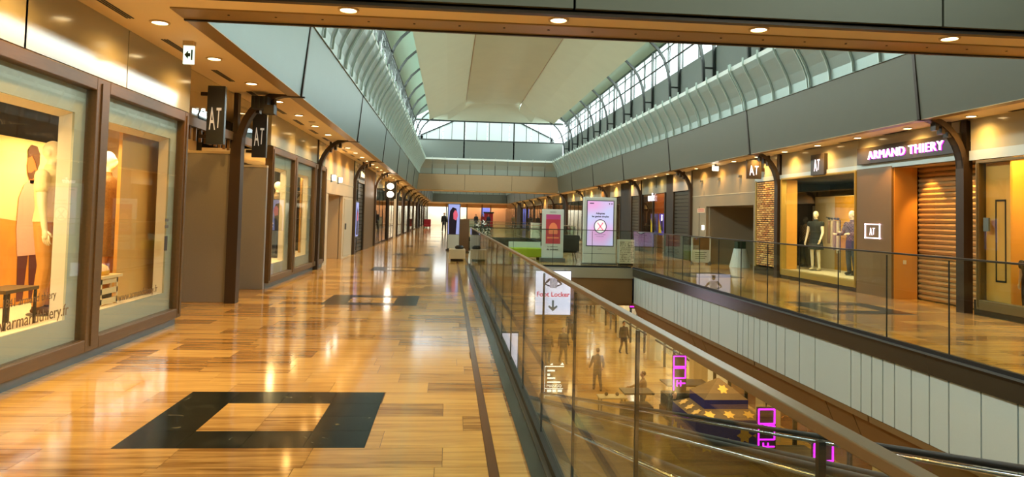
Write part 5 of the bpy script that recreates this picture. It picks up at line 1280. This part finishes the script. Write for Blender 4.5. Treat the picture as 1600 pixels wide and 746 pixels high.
build(MB().prism(cc[:-1], (0, .002, 0)), 'disc', mat('screen_white', (255, 250, 255), .4, emit=.55), sc_, fixn=True); build(MB().tube(cc, .014, 6), 'circle', scr, sc_)
for s in (-1, 1): build(MB().tube([(4.96 - s * .09, 23.5, 1.14), (4.96 + s * .09, 23.5, 1.38)], .013, 6), 'cross_stroke', red_, sc_)
for x in (5.24, 5.32): box('status_icon', scr, t, x, 23.505, 1.99, x + .035, 23.508, 2.03)
box('status_icon', scr, t, 4.6, 23.505, 2.0, 4.74, 23.508, 2.03); text('accueil', .05, (4.96, 23.512, .5), (1, 0, 0), scr, 'lettering', t, depth=.001)
t = thing('litter_bin', 'pale perforated metal bin beside the lilac screen totem', 'bin', (5.83, 23.55, 0))
build(MB().box(5.58, 23.4, .06, 6.1, 23.75, .84), 'bin_body', mat('bin_cream', (206, 206, 184), .4), t, bevel=.015); box('bin_foot', BLACK, t, 5.62, 23.44, .002, 6.06, 23.7, .06)
rng = random.Random(4); hol = MB()
for i in range(9):
    for j in range(12):
        if rng.random() < .8: x, z, r_ = 5.63 + .052 * i + rng.uniform(-.008, .008), .14 + .056 * j, rng.uniform(.01, .02); hol.prism([(x + r_ * math.cos(PI * k / 3), 23.399, z + r_ * math.sin(PI * k / 3)) for k in range(6)], (0, -.002, 0))
build(hol, 'perforation', BLACK, t, kind='stuff', fixn=True)
t = thing('armchair', 'dark wing armchair with splayed legs between the poster and the screen totem', 'armchair', (4.15, 25.0, 0))
dk = cm('dark_upholstery', (44, 46, 44))
build(MB().prism([(3.85, 24.9, .36), (4.45, 24.9, .36), (4.55, 24.85, .85), (4.5, 24.85, .92), (3.8, 24.85, .92), (3.75, 24.85, .85)], (0, .1, 0)), 'backrest', dk, t, fixn=True)
build(MB().box(3.84, 24.95, .3, 4.46, 25.5, .46), 'seat', dk, t, bevel=.03)
for s in (3.78, 4.44): build(MB().box(s, 24.92, .36, s + .1, 25.45, .66), 'armrest', dk, t, bevel=.03)
for x, dx in ((3.92, -.06), (4.38, .06)):
    for y, dy in ((24.98, -.06), (25.42, .06)): build(MB().tube([(x, y, .32), (x + dx, y + dy, .002)], .018, 6), 'leg', DARKTRIM, t)
t = thing('bench', 'lime green upholstered bench with pale top rail on the bridge', 'bench', (2.75, 25.6, 0))
build(MB().box(2.15, 25.3, .1, 3.3, 25.9, .42), 'seat', cm('lime_upholstery', (150, 170, 24)), t, bevel=.03); box('backrest', white_s, t, 2.15, 25.9, .1, 3.3, 25.97, .62)
for x in (2.25, 3.15):
    for y in (25.38, 25.8): box('leg', STEEL, t, x, y, .002, x + .05, y + .05, .1)
t = thing('bench', 'low pale stone bench at the far end of the left railing', 'bench', (.28, 24.1, 0)); build(MB().box(.02, 23.8, .08, .56, 24.5, .4), 'seat', PALE, t, bevel=.02); box('plinth', DARKTRIM, t, .08, 23.86, .002, .5, 24.44, .08)
single(MB().loft([(.36, 24.05, .405, .13, .1), (.36, 24.05, .47, .15, .11), (.36, 24.05, .52, .09, .07)], 14), 'bag', BLACK, 'small black bag on the low pale stone bench', 'bag', smooth=True)
t = thing('pillar_sign', 'plain brown pillar beside the lady poster at the end of the left railing', 'pillar', (.62, 29.6, 0)); box('pillar_body', mat('brown_pillar', (108, 80, 52), .5), t, .44, 29.5, .05, .82, 29.8, 1.36); box('plinth', BLACK, t, .42, 29.48, .002, .84, 29.82, .05)
t = thing('poster_totem', 'upright lit poster of a dark-haired woman at the end of the left walkway railing', 'poster totem', (.2, 31.2, 0))
box('casing', KICK, t, -.08, 31.2, .05, .48, 31.32, 2.02); box('plinth', BLACK, t, -.12, 31.16, .002, .52, 31.36, .05); box('screen', mat('poster_lit_blue', (150, 160, 226), .3, emit=.7), t, -.04, 31.19, .7, .44, 31.2, 1.98); lp_ = t.children[-1]; box('lower_panel', white_s, t, -.04, 31.19, .1, .44, 31.2, .68)
build(MB().prism([(.0, 31.188, .7), (.3, 31.188, .7), (.34, 31.188, 1.5), (.3, 31.188, 1.8), (.14, 31.188, 1.86), (.03, 31.188, 1.7), (-.01, 31.188, 1.3)], (0, -.002, 0)), 'hair_print', mat('poster_hair', (34, 22, 50), .4), lp_, fixn=True)
build(MB().prism([(.18, 31.184, 1.35), (.3, 31.184, 1.3), (.35, 31.184, 1.42), (.37, 31.184, 1.52), (.33, 31.184, 1.68), (.24, 31.184, 1.74), (.17, 31.184, 1.6)], (0, -.002, 0)), 'face_print', mat('poster_face', (230, 100, 130), .4, emit=.4), lp_, fixn=True)
t = thing('poster_totem', 'lit portrait poster on the left shopfront before the first shutter', 'poster totem', (LX + .1, 27.3, .9)); box('casing', KICK, t, LX + .01, 26.95, .6, LX + .08, 27.75, 1.95); box('screen', MATS['poster_lit_blue'], t, LX + .08, 27.0, .65, LX + .09, 27.7, 1.9)
build(MB().prism([(LX + .092, 27.1, .7), (LX + .092, 27.6, .7), (LX + .092, 27.55, 1.5), (LX + .092, 27.35, 1.75), (LX + .092, 27.15, 1.5)], (.002, 0, 0)), 'hair_print', MATS['poster_hair'], t, fixn=True); build(MB().prism([(LX + .096, 27.3, 1.2), (LX + .096, 27.5, 1.25), (LX + .096, 27.5, 1.5), (LX + .096, 27.35, 1.58)], (.002, 0, 0)), 'face_print', MATS['poster_face'], t, fixn=True)
# potted plants
def plant(x, y, ph, fr, label, leafm, white=False):
    t = thing('potted_plant', label, 'plant', (x, y, 0))
    build(MB().lathe((x, y, .003), [(.17, 0), (.22, ph), (.19, ph), (.18, ph - .04)], 16), 'pot', STEEL, t)
    rng = random.Random(int(x * 100)); m_ = MB(); fl_ = MB()
    for i in range(150):
        d = Vector((rng.gauss(0, 1), rng.gauss(0, 1), rng.gauss(0, .8))).normalized() * fr * rng.uniform(.5, 1); c = Vector((x, y, ph + fr * .8)) + d
        e = Vector((rng.uniform(-1, 1), rng.uniform(-1, 1), rng.uniform(-1, 1))).normalized(); f = e.cross(d).normalized()
        (fl_ if white and i % 3 == 0 else m_).prism([c, c + e * .07 + f * .025, c + e * .14, c + e * .07 - f * .025], (0, 0, .003))
    build(m_, 'foliage', leafm, t, kind='stuff')
    if white: build(fl_, 'blossom', mat('white_blossom', (232, 232, 222), .6), t, kind='stuff')
plant(1.35, 28.6, .75, .34, 'dark potted plant with white blossom on the bridge beside the left railing', mat('dark_leaf', (36, 56, 36), .5), True)
t = thing('planter', 'pale tapered planter with dark clipped top in the right wall recess', 'planter', (9.75, 23.6, 0))
build(MB().lathe((9.75, 23.6, .003), [(.34, 0), (.2, .62), (.17, .62), (.16, .55)], 20), 'pot', white_s, t, smooth=False); build(MB().box(9.62, 23.47, .55, 9.9, 23.75, .86), 'clipped_top', mat('dark_leaf', (36, 56, 36), .5, noise=.5, nscale=40), t)
t = thing('notice_board', 'white framed notice board with brown picture before the right wall recess', 'notice board', (8.9, 25.0, 0))
fr_ = MB().box(8.55, 24.95, .05, 8.6, 25.0, .98).box(9.2, 24.95, .05, 9.25, 25.0, .98).box(8.55, 24.95, .93, 9.25, 25.0, .98).box(8.55, 24.95, .05, 9.25, 25.0, .1); build(fr_, 'frame', white_s, t)
box('picture', BROWN, t, 8.6, 24.97, .5, 9.2, 24.98, .93); box('text_panel', white_s, t, 8.6, 24.97, .1, 9.2, 24.98, .5)
for k in range(4): box('text_line', INK, t, 8.68, 24.965, .4 - .07 * k, 9.1 - .05 * (k % 2), 24.97, .42 - .07 * k)
for x in (8.55, 9.2): box('foot', KICK, t, x, 24.85, .002, x + .05, 25.1, .05)
t = thing('exit_sign', 'small white lit exit box under the right soffit above the plaster wall', 'exit sign', (8.75, 23.3, 3.2)); box('panel', LAMPW, t, 8.66, 23.28, 3.2, 8.86, 23.32, 3.34); box('mount', KICK, t, 8.73, 23.285, 3.34, 8.79, 23.315, ZC)
# far away things on the left walkway and beyond
t = thing('armchair', 'distant red armchair at the end of the left walkway', 'armchair', (-2.5, 84, 0)); rd = cm('red_upholstery', (176, 40, 44))
build(MB().box(-2.9, 83.7, .15, -2.1, 84.4, .45), 'seat', rd, t, bevel=.05); build(MB().box(-2.9, 84.2, .45, -2.1, 84.45, 1.0), 'backrest', rd, t, bevel=.05); box('leg', DARKTRIM, t, -2.85, 83.75, .002, -2.75, 84.3, .15); box('leg', DARKTRIM, t, -2.25, 83.75, .002, -2.15, 84.3, .15)
t = thing('kiosk', 'distant red kiosk column before the bright far shops', 'kiosk', (5.3, 98, 0)); build(MB().box(4.7, 97.7, .1, 5.9, 98.4, 1.9), 'kiosk_body', rd, t, bevel=.03); box('plinth', BLACK, t, 4.75, 97.75, .002, 5.85, 98.35, .1); box('kiosk_top', DARKTRIM, t, 4.6, 97.6, 1.9, 6.0, 98.5, 2.1)
t = thing('kiosk', 'distant pale counter kiosk left of the red one', 'kiosk', (3.0, 99, 0)); build(MB().box(2.0, 98.6, .05, 4.2, 99.4, 1.05), 'counter', PALE, t, bevel=.02); box('counter_top', WOOD, t, 1.95, 98.55, 1.05, 4.25, 99.45, 1.1); box('plinth', BLACK, t, 2.05, 98.65, .002, 4.15, 99.35, .05)
# lower floor table and chair next to the sitting person
def cafe_chair(x, y, lab, rz=0):
    t = thing('chair', lab, 'chair', (x, y, ZL), rz); w = WOOD
    build(MB().box(-.22, -.22, .43, .22, .22, .47), 'seat', w, t, local=True, bevel=.01); build(MB().box(-.22, .19, .55, .22, .22, .92), 'backrest', w, t, local=True, bevel=.01)
    for sx in (-.2, .17):
        build(MB().box(sx, -.21, 0, sx + .035, -.175, .43), 'leg', w, t, local=True); build(MB().box(sx, .185, 0, sx + .035, .22, .9), 'leg', w, t, local=True)
cafe_chair(5.05, 18.47, 'wooden chair under the sitting person on the lower floor', PI); cafe_chair(4.2, 17.6, 'empty brown wooden chair beside the moving ramps', PI * .9)
t = thing('cafe_table', 'square brown table beside the empty chair on the lower floor', 'table', (4.25, 18.6, ZL)); build(MB().box(3.9, 18.25, ZL + .72, 4.6, 18.95, ZL + .76), 'table_top', WOOD, t, bevel=.008); build(MB().tube([(4.25, 18.6, ZL + .02), (4.25, 18.6, ZL + .72)], .04, 8), 'pedestal', STEEL, t); build(MB().lathe((4.25, 18.6, ZL), [(.24, 0), (.24, .02), (.05, .04)], 16), 'foot', STEEL, t)
t = thing('cafe_table', 'long table reached by the person in tan jacket on the lower floor', 'table', (6.1, 25.9, ZL)); build(MB().box(5.5, 25.6, ZL + .7, 6.5, 26.2, ZL + .75), 'table_top', PALE, t, bevel=.008)
for x in (5.55, 6.4):
    for y in (25.65, 26.1): box('leg', STEEL, t, x, y, ZL, x + .05, y + .05, ZL + .7)
for i, x in enumerate((5.8, 6.2)): single(MB().ball((x, 25.9, ZL + .82), (.07, .06, .068), 10, 8), 'bag', BLACK, '%s small dark bag on the long lower table' % ('left' if i == 0 else 'right'), 'bag', smooth=True)
